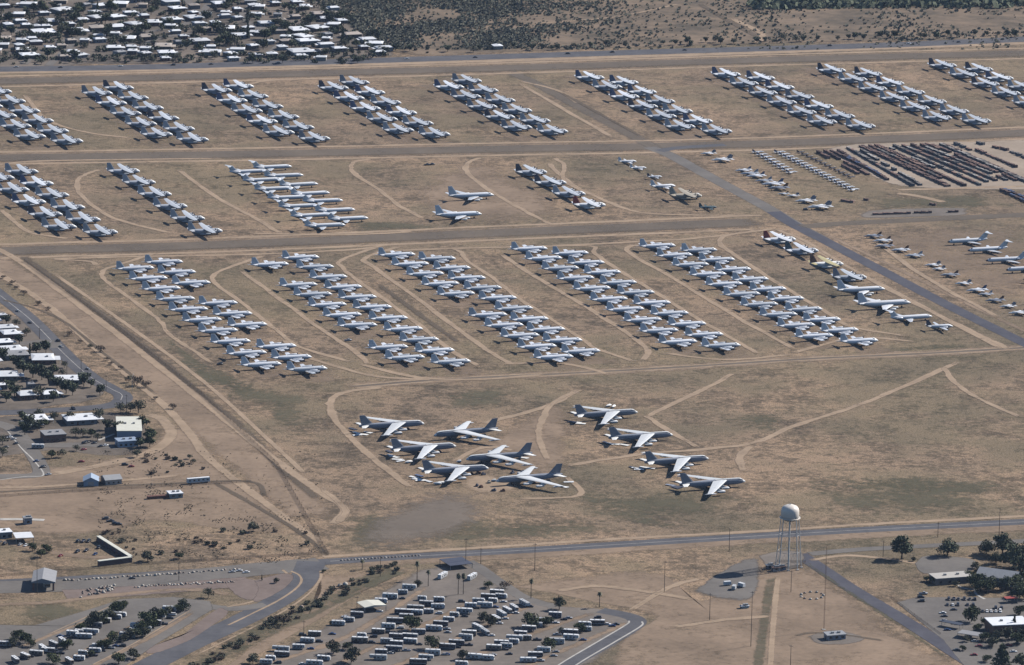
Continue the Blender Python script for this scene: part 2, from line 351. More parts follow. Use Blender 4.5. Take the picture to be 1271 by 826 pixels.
def bomber(label):
    t = thing('heavy_bomber', label, 'bomber')
    MB().loft([(22.6, 3.9, .9, 1.2), (21, 4.1, 1.3, 1.7), (18, 4.2, 1.5, 2.1), (10, 4.2, 1.55, 2.2), (-6, 4.2, 1.55, 2.2), (-14, 4.4, 1.3, 1.85), (-21, 4.7, .85, 1.3), (-24, 4.8, .55, .8)], 16, 2.8).build('fuselage', 'bomber', t)
    MB().loft([(22.6, 3.9, .91, 1.21), (23.7, 3.7, .65, .8), (24.4, 3.6, .2, .25)], 12).build('radome', 'cover', t)
    MB().loft([(22.2, 5.2, .9, .25), (21.0, 5.85, 1.15, .3), (19.4, 6.2, 1.15, .25), (12, 6.42, 1.0, .12), (2, 6.42, 1.0, .1)], 10).build('dorsal_spine', 'bomberwing', t)
    for s in (1, -1):
        w = MB().foil(((10.5, s * 1.2, 5.7), 10.4, (0, 0, 1)), ((-11.2, s * 27.6, 4.3), 3.8, (0, 0, 1)), .11).build('wing', 'bomberwing', t)
        MB().loft([(-7, 3.6, .1, .1), (-9, 3.6, .5, .5), (-14, 3.6, .5, .5), (-16, 3.6, .08, .08)], 8, 2, s * 25.3).build('tip_tank', 'white', w)
        MB().foil(((-16.6, s * .6, 5.0), 5.6, (0, 0, 1)), ((-21.6, s * 8.4, 5.2), 2.6, (0, 0, 1)), .11).build('tailplane', 'cover', t)
        for y, x in ((10.2, 5.6), (18.0, -.6)):
            pod = MB()
            for dy in (-.72, .72): pod.loft([(x - 3.2, 2.9, .35, .35), (x - 1, 2.9, .72, .75), (x + 1.8, 2.9, .75, .78), (x + 2.4, 2.9, .55, .55)], 10, 2, s * y + dy)
            pod.foil(((x + 1.2, s * y, 3.2), 5.5, (0, 1, 0)), ((x - 1.6, s * y, 5.0), 4.5, (0, 1, 0)), .1)
            e = pod.build('engine_pod', 'bomberwing', t)
            q = MB()
            for dy in (-.72, .72): q.tube((x + 2.38, s * y + dy, 2.9), (x + 2.44, s * y + dy, 2.9), .5, .5, 10)
            q.build('intake', 'cover', e)
    MB().foil(((-13.6, 0, 5.9), 8.8, (0, 1, 0)), ((-19.8, 0, 12.5), 4.2, (0, 1, 0)), .10).build('tail_fin', 'bomber', t)
    wheels(t, [(12.5, 1.2), (12.5, -1.2), (-3.5, 1.2), (-3.5, -1.2)], .7, .4, 1.2)
    return t

def fighter(label, body='grey', fin='grey', twin=False, L=1.0):
    t = thing('fighter_jet', label, 'fighter jet')
    MB().loft([(8.6, 1.9, .05, .05), (7, 1.95, .4, .45), (4.5, 2.1, .75, .85), (1, 2.1, 1.15, .95), (-5, 2.1, 1.1, .85), (-8, 2.1, .6, .6)], 12).build('fuselage', body, t)
    MB().loft([(5.6, 2.6, .15, .1), (4.4, 2.95, .42, .4), (2.6, 2.95, .35, .25)], 8).build('canopy', 'cover', t)
    for s in (1, -1):
        MB().foil(((2.0, s * .8, 2.1), 6.0, (0, 0, 1)), ((-2.8, s * 5.6, 2.1), 1.7, (0, 0, 1)), .08).build('wing', body, t)
        MB().foil(((-5.2, s * .7, 2.1), 2.8, (0, 0, 1)), ((-7.6, s * 3.1, 2.0), 1.2, (0, 0, 1)), .08).build('tailplane', body, t)
    for s in ((1, -1) if twin else (0,)):
        MB().foil(((-3.4, s * 1.1, 2.7), 4.0, (0, 1, 0)), ((-6.4, s * 1.4, 5.2), 1.7, (0, 1, 0)), .09).build('tail_fin', fin, t)
    wheels(t, [(5, 0), (-1.5, 1.3), (-1.5, -1.3)], .35, .15, .8)
    return t

def prop_twin(label, body='white', fin='white', k=1.0, rad='white'):
    t = thing('twin_prop_plane', label, 'propeller plane')
    MB().loft([(8.6, 2.2, .7, .7), (6.5, 2.5, 1.2, 1.3), (-2, 2.5, 1.25, 1.35), (-7, 2.9, .7, .8), (-9.6, 3.2, .15, .25)], 14).build('fuselage', body, t)
    MB().loft([(8.6, 2.2, .71, .71), (9.4, 2.1, .35, .35), (9.7, 2.1, .08, .08)], 10).build('radome', rad, t)
    for s in (1, -1):
        MB().foil(((2.6, s * .8, 2.0), 3.4, (0, 0, 1)), ((1.5, s * 12.0, 2.6), 1.5, (0, 0, 1)), .13).build('wing', body, t)
        MB().foil(((-6.4, s * .3, 3.5), 2.6, (0, 0, 1)), ((-7.6, s * 4.2, 3.6), 1.3, (0, 0, 1)), .11).build('tailplane', body, t)
        nacelle(t, -.8, 4.6, s * 3.6, 2.3, .65, body, 1.7)
    MB().foil(((-5.2, 0, 3.4), 4.4, (0, 1, 0)), ((-8.0, 0, 7.4), 2.0, (0, 1, 0)), .10).build('tail_fin', fin, t)
    wheels(t, [(6, 0), (.8, 3.6), (.8, -3.6)], .4, .25, 1.2)
    return t

NOSE = {'cargo_plane': (14.95, 2.6), 'patrol_plane': (16.1, 2.95), 'tee_tail_jet': (17.8, 2.75), 'swept_wing_tanker': (20.4, 3.1), 'heavy_bomber': (24.4, 3.6), 'fighter_jet': (8.6, 1.9), 'twin_prop_plane': (9.7, 2.1)}
def kind(o): return o.name.split('.')[0]
def park(proto, px, py, rz, label, group=None, sc_=1.0, jit=.02):
    """stand an aircraft with its nose over a surveyed point"""
    nx, nz = NOSE[kind(proto)]; a = rz + random.gauss(0, jit)
    n = G(px, py, nz * sc_); d = Vector((math.cos(a), math.sin(a), 0))
    p = n - d * (nx * sc_); p.z = 0
    return put(proto, p, a, label, group, None if sc_ == 1.0 else (sc_,) * 3)

def file_heading(a, b, z):
    v = G(*b, z) - G(*a, z); return math.atan2(v.x, -v.y)      # wing tip to wing tip along the file
def line_of(p0, p1, n, z=2.6):
    a, b = G(*p0, z), G(*p1, z)
    for i in range(n):
        q = a.lerp(b, i / max(1, n - 1)) ; yield i, q
def park_at(proto, q, rz, label, group, jit=.02):
    nx, nz = NOSE[kind(proto)]; a = rz + random.gauss(0, jit); d = Vector((math.cos(a), math.sin(a), 0))
    p = q - d * nx; p.z = 0; p += Vector((random.gauss(0, .4), random.gauss(0, .4), 0))
    return put(proto, p, a, label, group)

# files: first and last nose, number, which file, block words
BACK = [
 ((15, 114.5), (104.5, 176), 6, 'right file', 'first'), ((4, 132.5), (57, 170), 4, 'left file', 'first'),
 ((140, 116.5), (214, 167.5), 5, 'left file', 'second'), ((167.5, 110), (260.5, 174), 6, 'right file', 'second'),
 ((288, 113), (365, 165), 5, 'left file', 'third'), ((314.7, 107.8), (410.5, 172.5), 6, 'right file', 'third'),
 ((433.3, 110), (514, 162.4), 5, 'left file', 'fourth'), ((458.5, 103.2), (559, 167.4), 6, 'right file', 'fourth'),
 ((576.3, 108.8), (660, 158.6), 5, 'left file', 'fifth'), ((599, 101.2), (705.5, 163.7), 6, 'right file', 'fifth'),
 ((750.8, 97), (862.8, 158), 6, 'left file', 'sixth'), ((793, 103.2), (909, 163.7), 6, 'right file', 'sixth'),
 ((919, 93.2), (1039, 152.3), 6, 'left file', 'seventh'), ((962, 97.7), (1087, 157.4), 6, 'right file', 'seventh'),
 ((1050, 88), (1182, 147), 6, 'left file', 'eighth'), ((1096, 92.7), (1231, 151), 6, 'right file', 'eighth'),
 ((1187.7, 82.3), (1294, 128.5), 5, 'left file', 'ninth'), ((1232, 87), (1285, 109), 3, 'right file', 'ninth')]
MIDL = [((47.3, 214), (146, 288.8), 6, 'the longer file by the fence track'), ((18, 221.5), (97, 282), 5, 'the shorter file by the fence track'),
        ((173.7, 212.7), (275.7, 287), 6, 'the lone single file')]
HDG = sum(file_heading(a, b, 2.6) for a, b, *_ in BACK) / len(BACK)
print('heading', math.degrees(HDG), 'spacing', [(round((G(*b, 2.6) - G(*a, 2.6)).length / (n - 1), 1)) for a, b, n, *_ in BACK + MIDL])

cg = cargo_plane('grey'); cgd = cargo_plane('grey', fin='bomber'); cgb = cargo_plane('grey', body='silver', fin='bluepaint', wing='palegrey'); cdk = cargo_plane('dark', 'grey', 'dark', 'silver')
crd = cargo_plane('red', 'white', 'red', 'white'); cyl = cargo_plane('yellow', 'cover', 'rust', 'yellow'); ctl = cargo_plane('teal', 'grey', 'teal', 'palegrey')
pool = [cg, cg, cg, cgb, cgd, cg, cdk]
for k, (a, b, n, f, blk) in enumerate(BACK):
    for i, q in line_of(a, b, n):
        pr = random.choice(pool) if i else random.choice([cgd, cdk, cgb])
        park_at(pr, q, HDG, 'grey four-propeller cargo plane, %s from far end, %s, %s back-row block from left' % (nth(i + 1), f, blk), 'cargo planes parked in the back row')
for (a, b, n, f) in MIDL:
    for i, q in line_of(a, b, n):
        park_at(random.choice(pool), q, HDG, 'grey four-propeller cargo plane, %s from far end of %s' % (nth(i + 1), f), 'cargo planes parked beside the fence track')
# four in the middle, three grey and the near one white with a red fin
for i, (x, y) in enumerate([(679, 214), (703, 227.2), (726.7, 241), (751.7, 254.8)]):
    park([cdk, cdk, cg, crd][i], x, y, HDG, ['grey cargo plane with black fin heading the short file of four', 'grey cargo plane second in the short file ending with a red fin', 'grey cargo plane directly behind the white red-finned one', 'white cargo plane with red fin ending the short file of four'][i], 'cargo planes in the short file of four')
for i, (x, y) in enumerate([(987.8, 297.4), (1016, 311.6), (1046.8, 328), (1075.7, 344.6)]):
    park([crd, ctl, cyl, cgd][i], x, y, HDG, ['white cargo plane with red tail fin beside the dark road', 'pale grey cargo plane with dark teal fin beside the dark road', 'cream and yellow cargo plane with rust brown fin', 'grey dark-finned cargo plane behind the big white jets'][i], 'mixed cargo planes beside the dark road')
# patrol planes
PAT = [((191.8, 333.2), (349.6, 451.8), 10, 'long file of first block'), ((227, 325.2), (261.5, 351), 3, 'far trio of first block'), ((295.5, 376.3), (331, 402.7), 3, 'middle trio of first block'), ((369, 429.7), (407, 457.4), 3, 'near trio of first block'),
 ((358.7, 328.2), (358.7, 328.2), 1, 'stand-alone spot of second block'), ((394.4, 353.4), (467.8, 403.8), 5, 'short file of second block'), ((396.4, 319.6), (585, 449), 11, 'long file of second block'), ((506.9, 431), (527, 444), 2, 'near pair of second block'),
 ((514.4, 316), (590, 364.8), 5, 'far short file of third block'), ((565.5, 321), (744, 436), 10, 'long file of third block'), ((629.5, 391.2), (711.5, 443), 5, 'near short file of third block'),
 ((678.8, 308.9), (865.4, 424), 10, 'left file of fourth block'), ((730.2, 314.4), (921.6, 429), 10, 'right file of fourth block'),
 ((839, 305), (1035, 417), 10, 'left file of fifth block'), ((890.6, 310.7), (1090, 423), 10, 'right file of fifth block')]
HP = sum(file_heading(a, b, 3) for a, b, n, _ in PAT if n > 8) / sum(1 for p in PAT if p[2] > 8)
print('patrol heading', math.degrees(HP), [(round((G(*b, 3) - G(*a, 3)).length / (n - 1), 1)) for a, b, n, *_ in PAT if n > 1])
pg = patrol_plane('p'); pg2 = patrol_plane('p', 'silver', 'palegrey'); pg3 = patrol_plane('p', 'palegrey', 'silver')
for (a, b, n, f) in PAT:
    for i, q in line_of(a, b, n, 2.95):
        lab = 'pale grey patrol plane, %s from far end, %s' % (nth(i + 1), f) if n > 1 else 'pale grey patrol plane parked alone at far corner of second front block'
        park_at(random.choice([pg, pg, pg2, pg3]), q, HP, lab, 'pale patrol planes in five blocks')
# white tee-tailed jets
tj = tee_tail_jet('t'); tjf = tee_tail_jet('t', 'white', 'silver', 'dark')
for nm, pts in (('right', [(362.3, 207), (376.7, 217.8), (394.8, 228.6), (409.4, 239.7), (425.7, 249.2), (440.9, 260.6), (457.2, 271)]), ('left', [(333, 212.5), (350, 223), (365, 234), (381.7, 245), (395.5, 255.5), (410.6, 266.9), (428.8, 279.5)])):
    for i, (x, y) in enumerate(pts):
        park(tj, x, y, HDG, 'white tee-tailed jet, %s from far end, %s file of the white block' % (nth(i + 1), nm), 'white tee-tailed jets parked in two files')
for i, (x, y) in enumerate([(1176, 300.8), (1201, 311.5), (1223.5, 324), (1248.4, 335.6), (1270, 347.5)]):
    park(tjf, x, y, HDG + math.pi, 'white tee-tailed jet with dark nose facing the road, %s from far end' % nth(i + 1), 'dark-nosed tee-tailed jets')
park(tj, 1157, 393, HDG, 'small white tee-tailed jet behind the larger of two big white jets', 'mixed aircraft beside the dark road')
f1 = four_jet('f'); f2 = four_jet('f', 'white', 'white', 'palegrey')
park(f1, 613.3, 242.4, HDG, 'grey swept-wing tanker, farther of the pair standing alone', 'pair of tankers'); park(f1, 598.2, 266, HDG, 'grey swept-wing tanker, nearer of the pair standing alone', 'pair of tankers')
park(f2, 1098.5, 359, HDG, 'white swept-wing jet, farther of two behind the cargo planes', 'mixed aircraft beside the dark road'); park(f2, 1130.4, 376, HDG, 'largest white swept-wing jet, nearer of two beside the dark road', 'mixed aircraft beside the dark road', 1.1)
tw = prop_twin('w', 'white', 'white'); twg = prop_twin('w', 'silver', 'dark', 1, 'cover'); twd = prop_twin('w', 'teal', 'teal', 1, 'dark')
park(twg, 1182.8, 405, HDG, 'small propeller plane with dark fin nearest the road junction', 'mixed aircraft beside the dark road', 1.15)
# assorted small aircraft
park(tw, 790, 200.5, HDG, 'small white propeller plane at far end of the odd file', 'odd file of small aircraft', .88); park(tw, 802.4, 208.5, HDG, 'small white propeller plane second in the odd file', 'odd file of small aircraft', .8)
park(twg, 821.7, 219.5, HDG, 'smallest grey propeller plane in the odd file', 'odd file of small aircraft', .72); park(tw, 838.5, 231, HDG, 'white propeller plane beside the tan cargo plane', 'odd file of small aircraft', 1.2)
ctan = cargo_plane('tan', 'tan', 'tan', 'tan'); park(ctan, 871, 243.3, HDG, 'tan cargo plane with white nose in the odd file', 'odd file of small aircraft')
park(twd, 890, 257.5, HDG, 'dark teal propeller plane ending the odd file', 'odd file of small aircraft', .85)
fj = fighter('j'); fjr = fighter('j', 'silver', 'rust'); fjw = fighter('j', 'white', 'bomber', True); fjd = fighter('j', 'bomber', 'rust'); fjb = fighter('j', 'palegrey', 'bluepaint')
LEFT = HDG + math.pi
for i, (x, y) in enumerate([(1071, 293.5), (1083, 299.5), (1085, 306), (1105, 311), (1122, 318)]):
    park([fjd, fjr, fjd, fjr, fj][i], x, y, LEFT, 'small jet with %s fin, %s from far end of the group of five' % (['rust', 'rust', 'dark rust', 'brown', 'grey'][i], nth(i + 1)), 'five small jets beside the junction', 1.0)
for i, (x, y) in enumerate([(1147, 329.5), (1155.5, 334.5), (1166, 342), (1183, 352), (1198.6, 361), (1213, 366), (1222, 373.5), (1238.5, 380.5), (1251, 389)]):
    park([fjw, fjw, fjd, fjw, fjb, fj, fjd, fjw, fjw][i], x, y, LEFT, 'small parked jet, %s from far end of the file along the dark road' % nth(i + 1), 'file of small jets along the dark road', [.85, .75, 1, 1, 1.1, .8, 1, 1, 1.05][i])
for i, (x, y, s, p) in enumerate([(869, 191, .75, fjw), (882, 199, 1.05, fjw), (912, 212, .8, fjb), (918, 216, .9, fj), (926, 219, .9, fjb), (936, 225, .85, fj), (944, 229, 1.1, fjb), (952, 234, 1.0, fjd), (964.5, 241, .55, fjr), (976, 243.5, .6, fjw), (986, 250, 1.0, fjw), (1001, 257.5, 1.15, fjw)]):
    park(p, x, y, LEFT, 'small parked jet, %s from far end of the ragged file beyond the road' % nth(i + 1), 'ragged file of small jets', s * 1.18)
trn = fighter('j', 'palegrey', 'bluepaint', True); trd = fighter('j', 'dark', 'dark', True)
for nm, a, b, n, p in (('first', (950, 187.5), (992, 212.5), 9, trn), ('second', (977, 187.5), (1069, 234), 17, trn), ('third', (1003, 187), (1066, 218), 12, trd)):
    v = G(*b) - G(*a)
    for i, q in line_of(a, b, n, 1.9):
        nx = NOSE['fighter_jet'][0] * .8; d = Vector((math.cos(HDG), math.sin(HDG), 0)); p_ = q - d * nx; p_.z = 0
        put(p, p_, HDG + random.gauss(0, .04), 'tiny trainer jet, %s from far end of %s tight file beside the crates' % (nth(i + 1), nm), 'tiny jets beside the storage yard', (.68 if p is trn else .5,) * 3)
# heavy bombers
bm = bomber('b'); BA = [(791.4, 512.), (835, 540.), (879.5, 569.4), (925, 597.6)]
HB = file_heading(BA[0], BA[-1], 3.6); print('bomber heading', math.degrees(HB), (G(*BA[3]) - G(*BA[0])).length / 3)
for i, (x, y) in enumerate(BA):
    park(bm, x, y, HB, 'dark bomber facing right, %s from far end of the file of four' % nth(i + 1), 'file of four bombers', 1, .015)
for i, (x, y) in enumerate([(526.6, 526.), (566, 554.), (606.5, 581.5)]):
    park(bm, x, y, HB, 'dark bomber facing right, %s from far end beside the opposed trio' % nth(i + 1), 'three bombers facing right', 1, .015)
for i, (x, y) in enumerate([(538.5, 540.8), (578.5, 570.5), (615.5, 597.5)]):
    park(bm, x, y, HB + math.pi, 'dark bomber facing left nose to nose, %s from far end' % nth(i + 1), 'three bombers facing left', 1, .03)
drop_unused([cg, cgd, cgb, cdk, pg, pg2, pg3])
# panels and fairings taken off the bombers, lying by the tails
def loose(name, label, cat, px, py, rz, m, mat, group):
    o = m.build(name, mat); o.location = G(px, py); o.rotation_euler = (0, 0, rz); return tag(o, label, cat, group)
def panel(): return MB().foil(((4, -2.2, .5), 3.4, (0, 0, 1)), ((2.2, 4.6, .55), 2.6, (0, 0, 1)), .12)
PN = [(441, 539, .1, 'cover', 'white'), (451, 541, .7, 'cover', 'white'), (437, 534, .3, 'dark', 'dark'), (484, 567, .2, 'cover', 'white'), (494, 572, .9, 'cover', 'white'), (481, 562, 0, 'dark', 'dark'), (513, 594, .4, 'cover', 'white'), (524, 598, 1.2, 'cover', 'white'), (519, 592, .2, 'bluepaint', 'blue'),
      (709, 525.5, .2, 'dark', 'dark'), (716, 526, .6, 'cover', 'white'), (751, 551, .1, 'dark', 'dark'), (764, 553, .8, 'cover', 'white'), (775, 554, .5, 'cover', 'white'), (784, 582, .1, 'dark', 'dark'), (790, 583, .5, 'cover', 'white'), (800, 582, .6, 'cover', 'white'), (808, 583, .9, 'cover', 'white'), (838, 607, .3, 'dark', 'dark'), (832, 604, .5, 'bomber', 'dark grey')]
PN += [(446, 541.5, 1.4, 'bomberwing', 'grey'), (456, 538.5, .4, 'cover', 'white'), (489, 569, .5, 'cover', 'white'), (500, 573.5, 1.7, 'bomberwing', 'grey'), (518, 596.5, .8, 'cover', 'white'), (530, 599, .2, 'bomberwing', 'grey'), (757, 552.5, .3, 'bomberwing', 'grey'), (722, 527.5, .9, 'cover', 'white'), (795, 584.5, 1.1, 'cover', 'white'), (843, 606, .8, 'dark', 'dark'), (699, 606, .4, 'cover', 'white'), (708, 600, 1.2, 'bomberwing', 'grey'), (650, 570, .6, 'cover', 'white')]
PN.sort(key=lambda t: -t[1])
for i, (x, y, r, mt, cn) in enumerate(PN):
    loose('aircraft_panel', '%s detached aircraft panel lying by a bomber, %s up from the road' % (cn, nth(i + 1)), 'panel', x, y, HB + r, panel(), mt, 'detached aircraft panels')
for i, (x, y) in enumerate([(544, 602), (548, 601), (508, 575), (756, 505), (762, 506)]):
    m = MB().loft([(2.4, 1.0, .5, .4), (1, 1.1, 1.1, .9), (-1.5, 1.1, 1.1, .9), (-3.4, 1.0, .4, .4)], 10)
    loose('engine_cowling', ['white engine cowling left of a pair by the grey apron', 'white engine cowling right of a pair by the grey apron', 'white engine cowling behind a bomber tail', 'white engine cowling left beside the far bomber wing', 'white engine cowling right beside the far bomber wing'][i], 'cowling', x, y, .3 * i, m, 'cover', 'engine cowlings on the ground')
for i, (x, y, mt) in enumerate([(594, 588, 'rust'), (600, 590, 'dark'), (592, 604, 'dark'), (597, 605.5, 'rust'), (613, 610, 'dark'), (624, 610.5, 'rust'), (636, 588, 'dark'), (607, 600, 'tan')]):
    m = MB().box(-1.6, 1.6, -.9, .9, .5, 1.3, .1, .1).box(-1.2, .2, -.6, .6, 1.3, 2.1, .15, .1)
    for wx in (-1.1, 1.1): m.tube((wx, -.9, .45), (wx, .9, .45), .45, .45, 8)
    loose('service_cart', 'small %s ground service cart near the bomber noses, %s from left' % ({'rust': 'rusty', 'dark': 'dark', 'tan': 'tan'}[mt], nth(sorted([594, 600, 592, 597, 613, 624, 636, 607]).index(x) + 1)), 'service cart', x, y, i * .7, m, mt, 'ground service carts')
for i, (x, y) in enumerate([(613, 598.3), (570, 574.6)]):
    m = MB().loft([(2.2, .9, .2, .2), (.6, 1.1, .9, .9), (-1.2, 1.1, .95, .95)], 12)
    loose('nose_cone', ['detached white nose cone under the nearest left-facing bomber', 'detached white nose cone under the middle left-facing bomber'][i], 'nose cone', x, y, HB + math.pi, m, 'cover', 'detached nose cones')
# ------------------------------------------------------------------ ground, taxiways, roads, tracks
def structure(o): o['kind'] = 'structure'; return o
LAYER = [0.02]
def lay():
    LAYER[0] += .001; return LAYER[0]
def spline(pts, step=3):
    P = [Vector(p) for p in pts]
    if len(P) < 3: return P
    P = [P[0] * 2 - P[1]] + P + [P[-1] * 2 - P[-2]]; out = []
    for i in range(1, len(P) - 2):
        for k in range(step):
            t = k / step; a, b, c, d = P[i - 1], P[i], P[i + 1], P[i + 2]
            out.append(.5 * ((2 * b) + (c - a) * t + (2 * a - 5 * b + 4 * c - d) * t * t + (3 * b - a - 3 * c + d) * t ** 3))
    return out + [P[-2]]
def strip(name, px, w, mat, soft=.5, wob=0.0, sharp=False, fade=None):
    """a ribbon of width w metres along surveyed points, fading over its outer part"""
    fade = (mat in ('dirt', 'dirtm', 'ditch', 'taxi', 'grass')) if fade is None else fade
    z = lay(); g = spline([G(x, y) for x, y in px], 1 if sharp else 5)
    m = MB(); vs = []; so = []
    hs = [1.0, 1.0 - soft, .12, 0, -.12, -(1.0 - soft), -1.0]; al = [0, 1, 1, 1, 1, 1, 0]
    if name == 'dirt_track': hs = [1.0, .62, .42, 0, -.42, -.62, -1.0]; al = [0, .75, 1, .85, 1, .75, 0]
    for i, p in enumerate(g):
        a = g[max(0, i - 1)]; b = g[min(len(g) - 1, i + 1)]; d = (b - a); d.z = 0; d.normalize(); nrm = Vector((-d.y, d.x, 0))
        ww = w / 2 * (1 + wob * random.uniform(-1, 1)); p = p + nrm * (random.gauss(0, .35) if wob else 0)
        e_ = 0.0 if fade and i in (0, len(g) - 1) else 1.0
        for h, s in zip(hs, al): s *= e_; q = p + nrm * (h * ww); vs.append((q.x, q.y, z)); so.append(s)
    n = 7; fs = [(i * n + k, (i + 1) * n + k, (i + 1) * n + k + 1, i * n + k + 1) for i in range(len(g) - 1) for k in range(n - 1)]
    m.add(vs, fs, False, so); return structure(m.build(name, mat, softattr=True))
def patch(name, px, mat, inset=.85, smooth=True):
    z = lay(); g = [G(x, y) for x, y in px]
    if smooth: g = spline(g + [g[0]], 4)[:-1]
    c = sum(g, Vector()) / len(g); n = len(g); m = MB()
    vs = [(p.x, p.y, z) for p in g] + [tuple((c + (p - c) * inset).xy) + (z,) for p in g] + [(c.x, c.y, z)]
    fs = [(i, (i + 1) % n, n + (i + 1) % n, n + i) for i in range(n)] + [(n + i, n + (i + 1) % n, 2 * n) for i in range(n)]
    m.add(vs, fs, False, [0] * n + [1] * (n + 1)); return structure(m.build(name, mat, softattr=True))

gm = MB(); N = 36; R = 9000
vs = [(-R + 2 * R * i / N, -R + 2 * R * j / N + 1500, 0) for j in range(N + 1) for i in range(N + 1)]
gm.add(vs, [(j * (N + 1) + i, j * (N + 1) + i + 1, (j + 1) * (N + 1) + i + 1, (j + 1) * (N + 1) + i) for j in range(N) for i in range(N)])
structure(gm.build('ground', 'ground'))
# broad tones
patch('scrubland', [(395, -40), (700, -60), (1400, -70), (1400, 44), (1100, 52), (800, 60), (640, 66), (500, 70), (470, 40)], 'scrubsoil', .93)
patch('residential_ground', [(-160, -60), (200, -60), (400, -40), (440, 20), (490, 62), (470, 72), (320, 77), (100, 82), (-160, 90)], 'town', .92)
patch('residential_ground', [(-60, 372), (20, 392), (70, 440), (115, 475), (130, 492), (80, 503), (-60, 508)], 'town', .93)
patch('residential_ground', [(-60, 520), (60, 514), (150, 512), (188, 535), (186, 562), (130, 566), (60, 560), (-60, 570)], 'town', .9)
strip('bare_dirt', [(-40, 305), (60, 368), (160, 445), (250, 520), (330, 590), (395, 645)], 46, 'dirtm', .55)
patch('bare_dirt', [(-60, 590), (150, 560), (230, 520), (300, 590), (380, 650), (330, 668), (200, 650), (100, 668), (-60, 660)], 'dirtm', .8)
patch('bare_dirt', [(620, 725), (800, 705), (870, 745), (960, 705), (1010, 700), (1130, 790), (1190, 840), (800, 850), (760, 800), (810, 765), (720, 745)], 'dirtm', .85)
patch('bare_dirt', [(400, 712), (520, 700), (470, 725), (380, 780), (290, 830), (250, 850), (330, 790), (395, 740)], 'dirtm', .8)
patch('bare_dirt', [(1060, 285), (1280, 275), (1290, 380), (1180, 345), (1100, 310)], 'worn', .6)
patch('bare_dirt', [(540, 205), (620, 198), (720, 270), (560, 285), (500, 250)], 'dirtm', .5)
patch('bare_dirt', [(700, 480), (720, 520), (700, 600), (640, 605), (560, 570), (640, 520)], 'dirtm', .5)
for q in ([(400, 690), (440, 630), (520, 640), (470, 690)], [(640, 612), (900, 602), (960, 640), (760, 660)], [(430, 640), (700, 640), (900, 650), (640, 674), (440, 684)], [(1000, 600), (1100, 590), (1270, 600), (1270, 625)], [(160, 420), (300, 470), (400, 500), (400, 560), (330, 520)], [(960, 600), (1060, 585), (1280, 610), (1280, 640), (1000, 645)],
          [(180, 400), (240, 440), (330, 480), (300, 500), (230, 470)], [(410, 270), (520, 275), (560, 285), (430, 292)], [(880, 520), (990, 505), (960, 540)],
          [(1040, 245), (1260, 240), (1280, 258), (1080, 262)], [(1080, 432), (1180, 425), (1230, 430), (1100, 440)], [(520, 488), (620, 478), (640, 500), (560, 515)], [(20, 740), (100, 752), (110, 770), (30, 775)]):
    patch('grass_patch', q, 'grass', .3)
for (a, b, n, *_ ) in BACK + MIDL + PAT:
    if n > 1:
        v = ((b[0] - a[0]) / (n - 1), (b[1] - a[1]) / (n - 1)); strip('worn_standing', [(a[0] - 22 - v[0] * .8, a[1] + 6 - v[1] * .8), (b[0] - 22 + v[0] * .8, b[1] + 6 + v[1] * .8)], 46, 'worn', .7, 0, True, False)
# taxiways
T1 = [(-60, 103), (0, 101), (320, 93), (640, 84), (951, 74.5), (1271, 66), (1340, 64)]
T2 = [(-60, 197), (0, 196), (320, 191), (640, 184.5), (800, 182), (951, 178), (1110, 172), (1271, 165), (1340, 162)]
T3 = [(-10, 312), (30, 311), (90, 309), (140, 308), (320, 302), (640, 288), (800, 281.5), (950, 275)]
T4 = [(430, 481), (540, 472), (700, 464), (860, 455), (1000, 446), (1150, 439), (1271, 432), (1340, 429)]
for T, w in ((T1, 52), (T2, 56), (T3, 54)):
    strip('taxiway_verge', [(x, y) for x, y in T], w, 'dirtm', .55)
strip('taxiway', T1, 30, 'taxi', .2); strip('taxiway', T2, 30, 'taxi', .2); strip('taxiway', T3, 32, 'taxi', .35)
strip('cross_taxiway', [(630, 88), (665, 104), (730, 139), (800, 177), (822, 189)], 19, 'taxi', .6)
for T, o1, o2 in ((T1, -6, 7), (T2, -7, 8), (T3, -8, 9)):
    for o in (o1, o2): strip('dirt_track', [(x, y + o) for x, y in T], 9, 'dirt', .85, .1)
    strip('dark_verge', [(x, y + o2 * .55) for x, y in T], 7, 'ditch', .7)
strip('dirt_road', T4, 26, 'dirtm', .6); strip('dirt_road', T4, 15, 'dirt', .6); strip('dirt_road', T4, 7, 'taxi', .7)
strip('highway_verge', [(-60, 91), (160, 88), (320, 84), (640, 75), (960, 65), (1271, 54), (1340, 52)], 20, 'dirt', .6)
strip('highway', [(-60, 87), (160, 84), (320, 79.5), (480, 75), (640, 70), (800, 65), (960, 60.5), (1110, 56), (1271, 49), (1340, 46)], 27, 'asphalt', .12)
strip('tarred_road', [(806, 183), (830, 192), (860, 208), (900, 230), (950, 257), (985, 278), (1020, 297)], 15, 'asphaltp', .25)
strip('tarred_road', [(960, 263), (985, 279), (1020, 297), (1100, 339), (1180, 381), (1271, 426), (1330, 456)], 13, 'asphaltd', .15)
strip('tarred_road', [(818, 188), (840, 184), (900, 180)], 12, 'asphalt', .3); strip('tarred_road', [(992, 282), (1030, 279), (1100, 275), (1271, 267), (1340, 264)], 20, 'taxi', .4)
strip('road_verge', [(960, 283), (1030, 320), (1100, 357), (1180, 399), (1260, 437)], 9, 'dirt', .7)
strip('road_verge', [(1010, 284), (1110, 332), (1200, 377), (1290, 420)], 8, 'dirtm', .7)
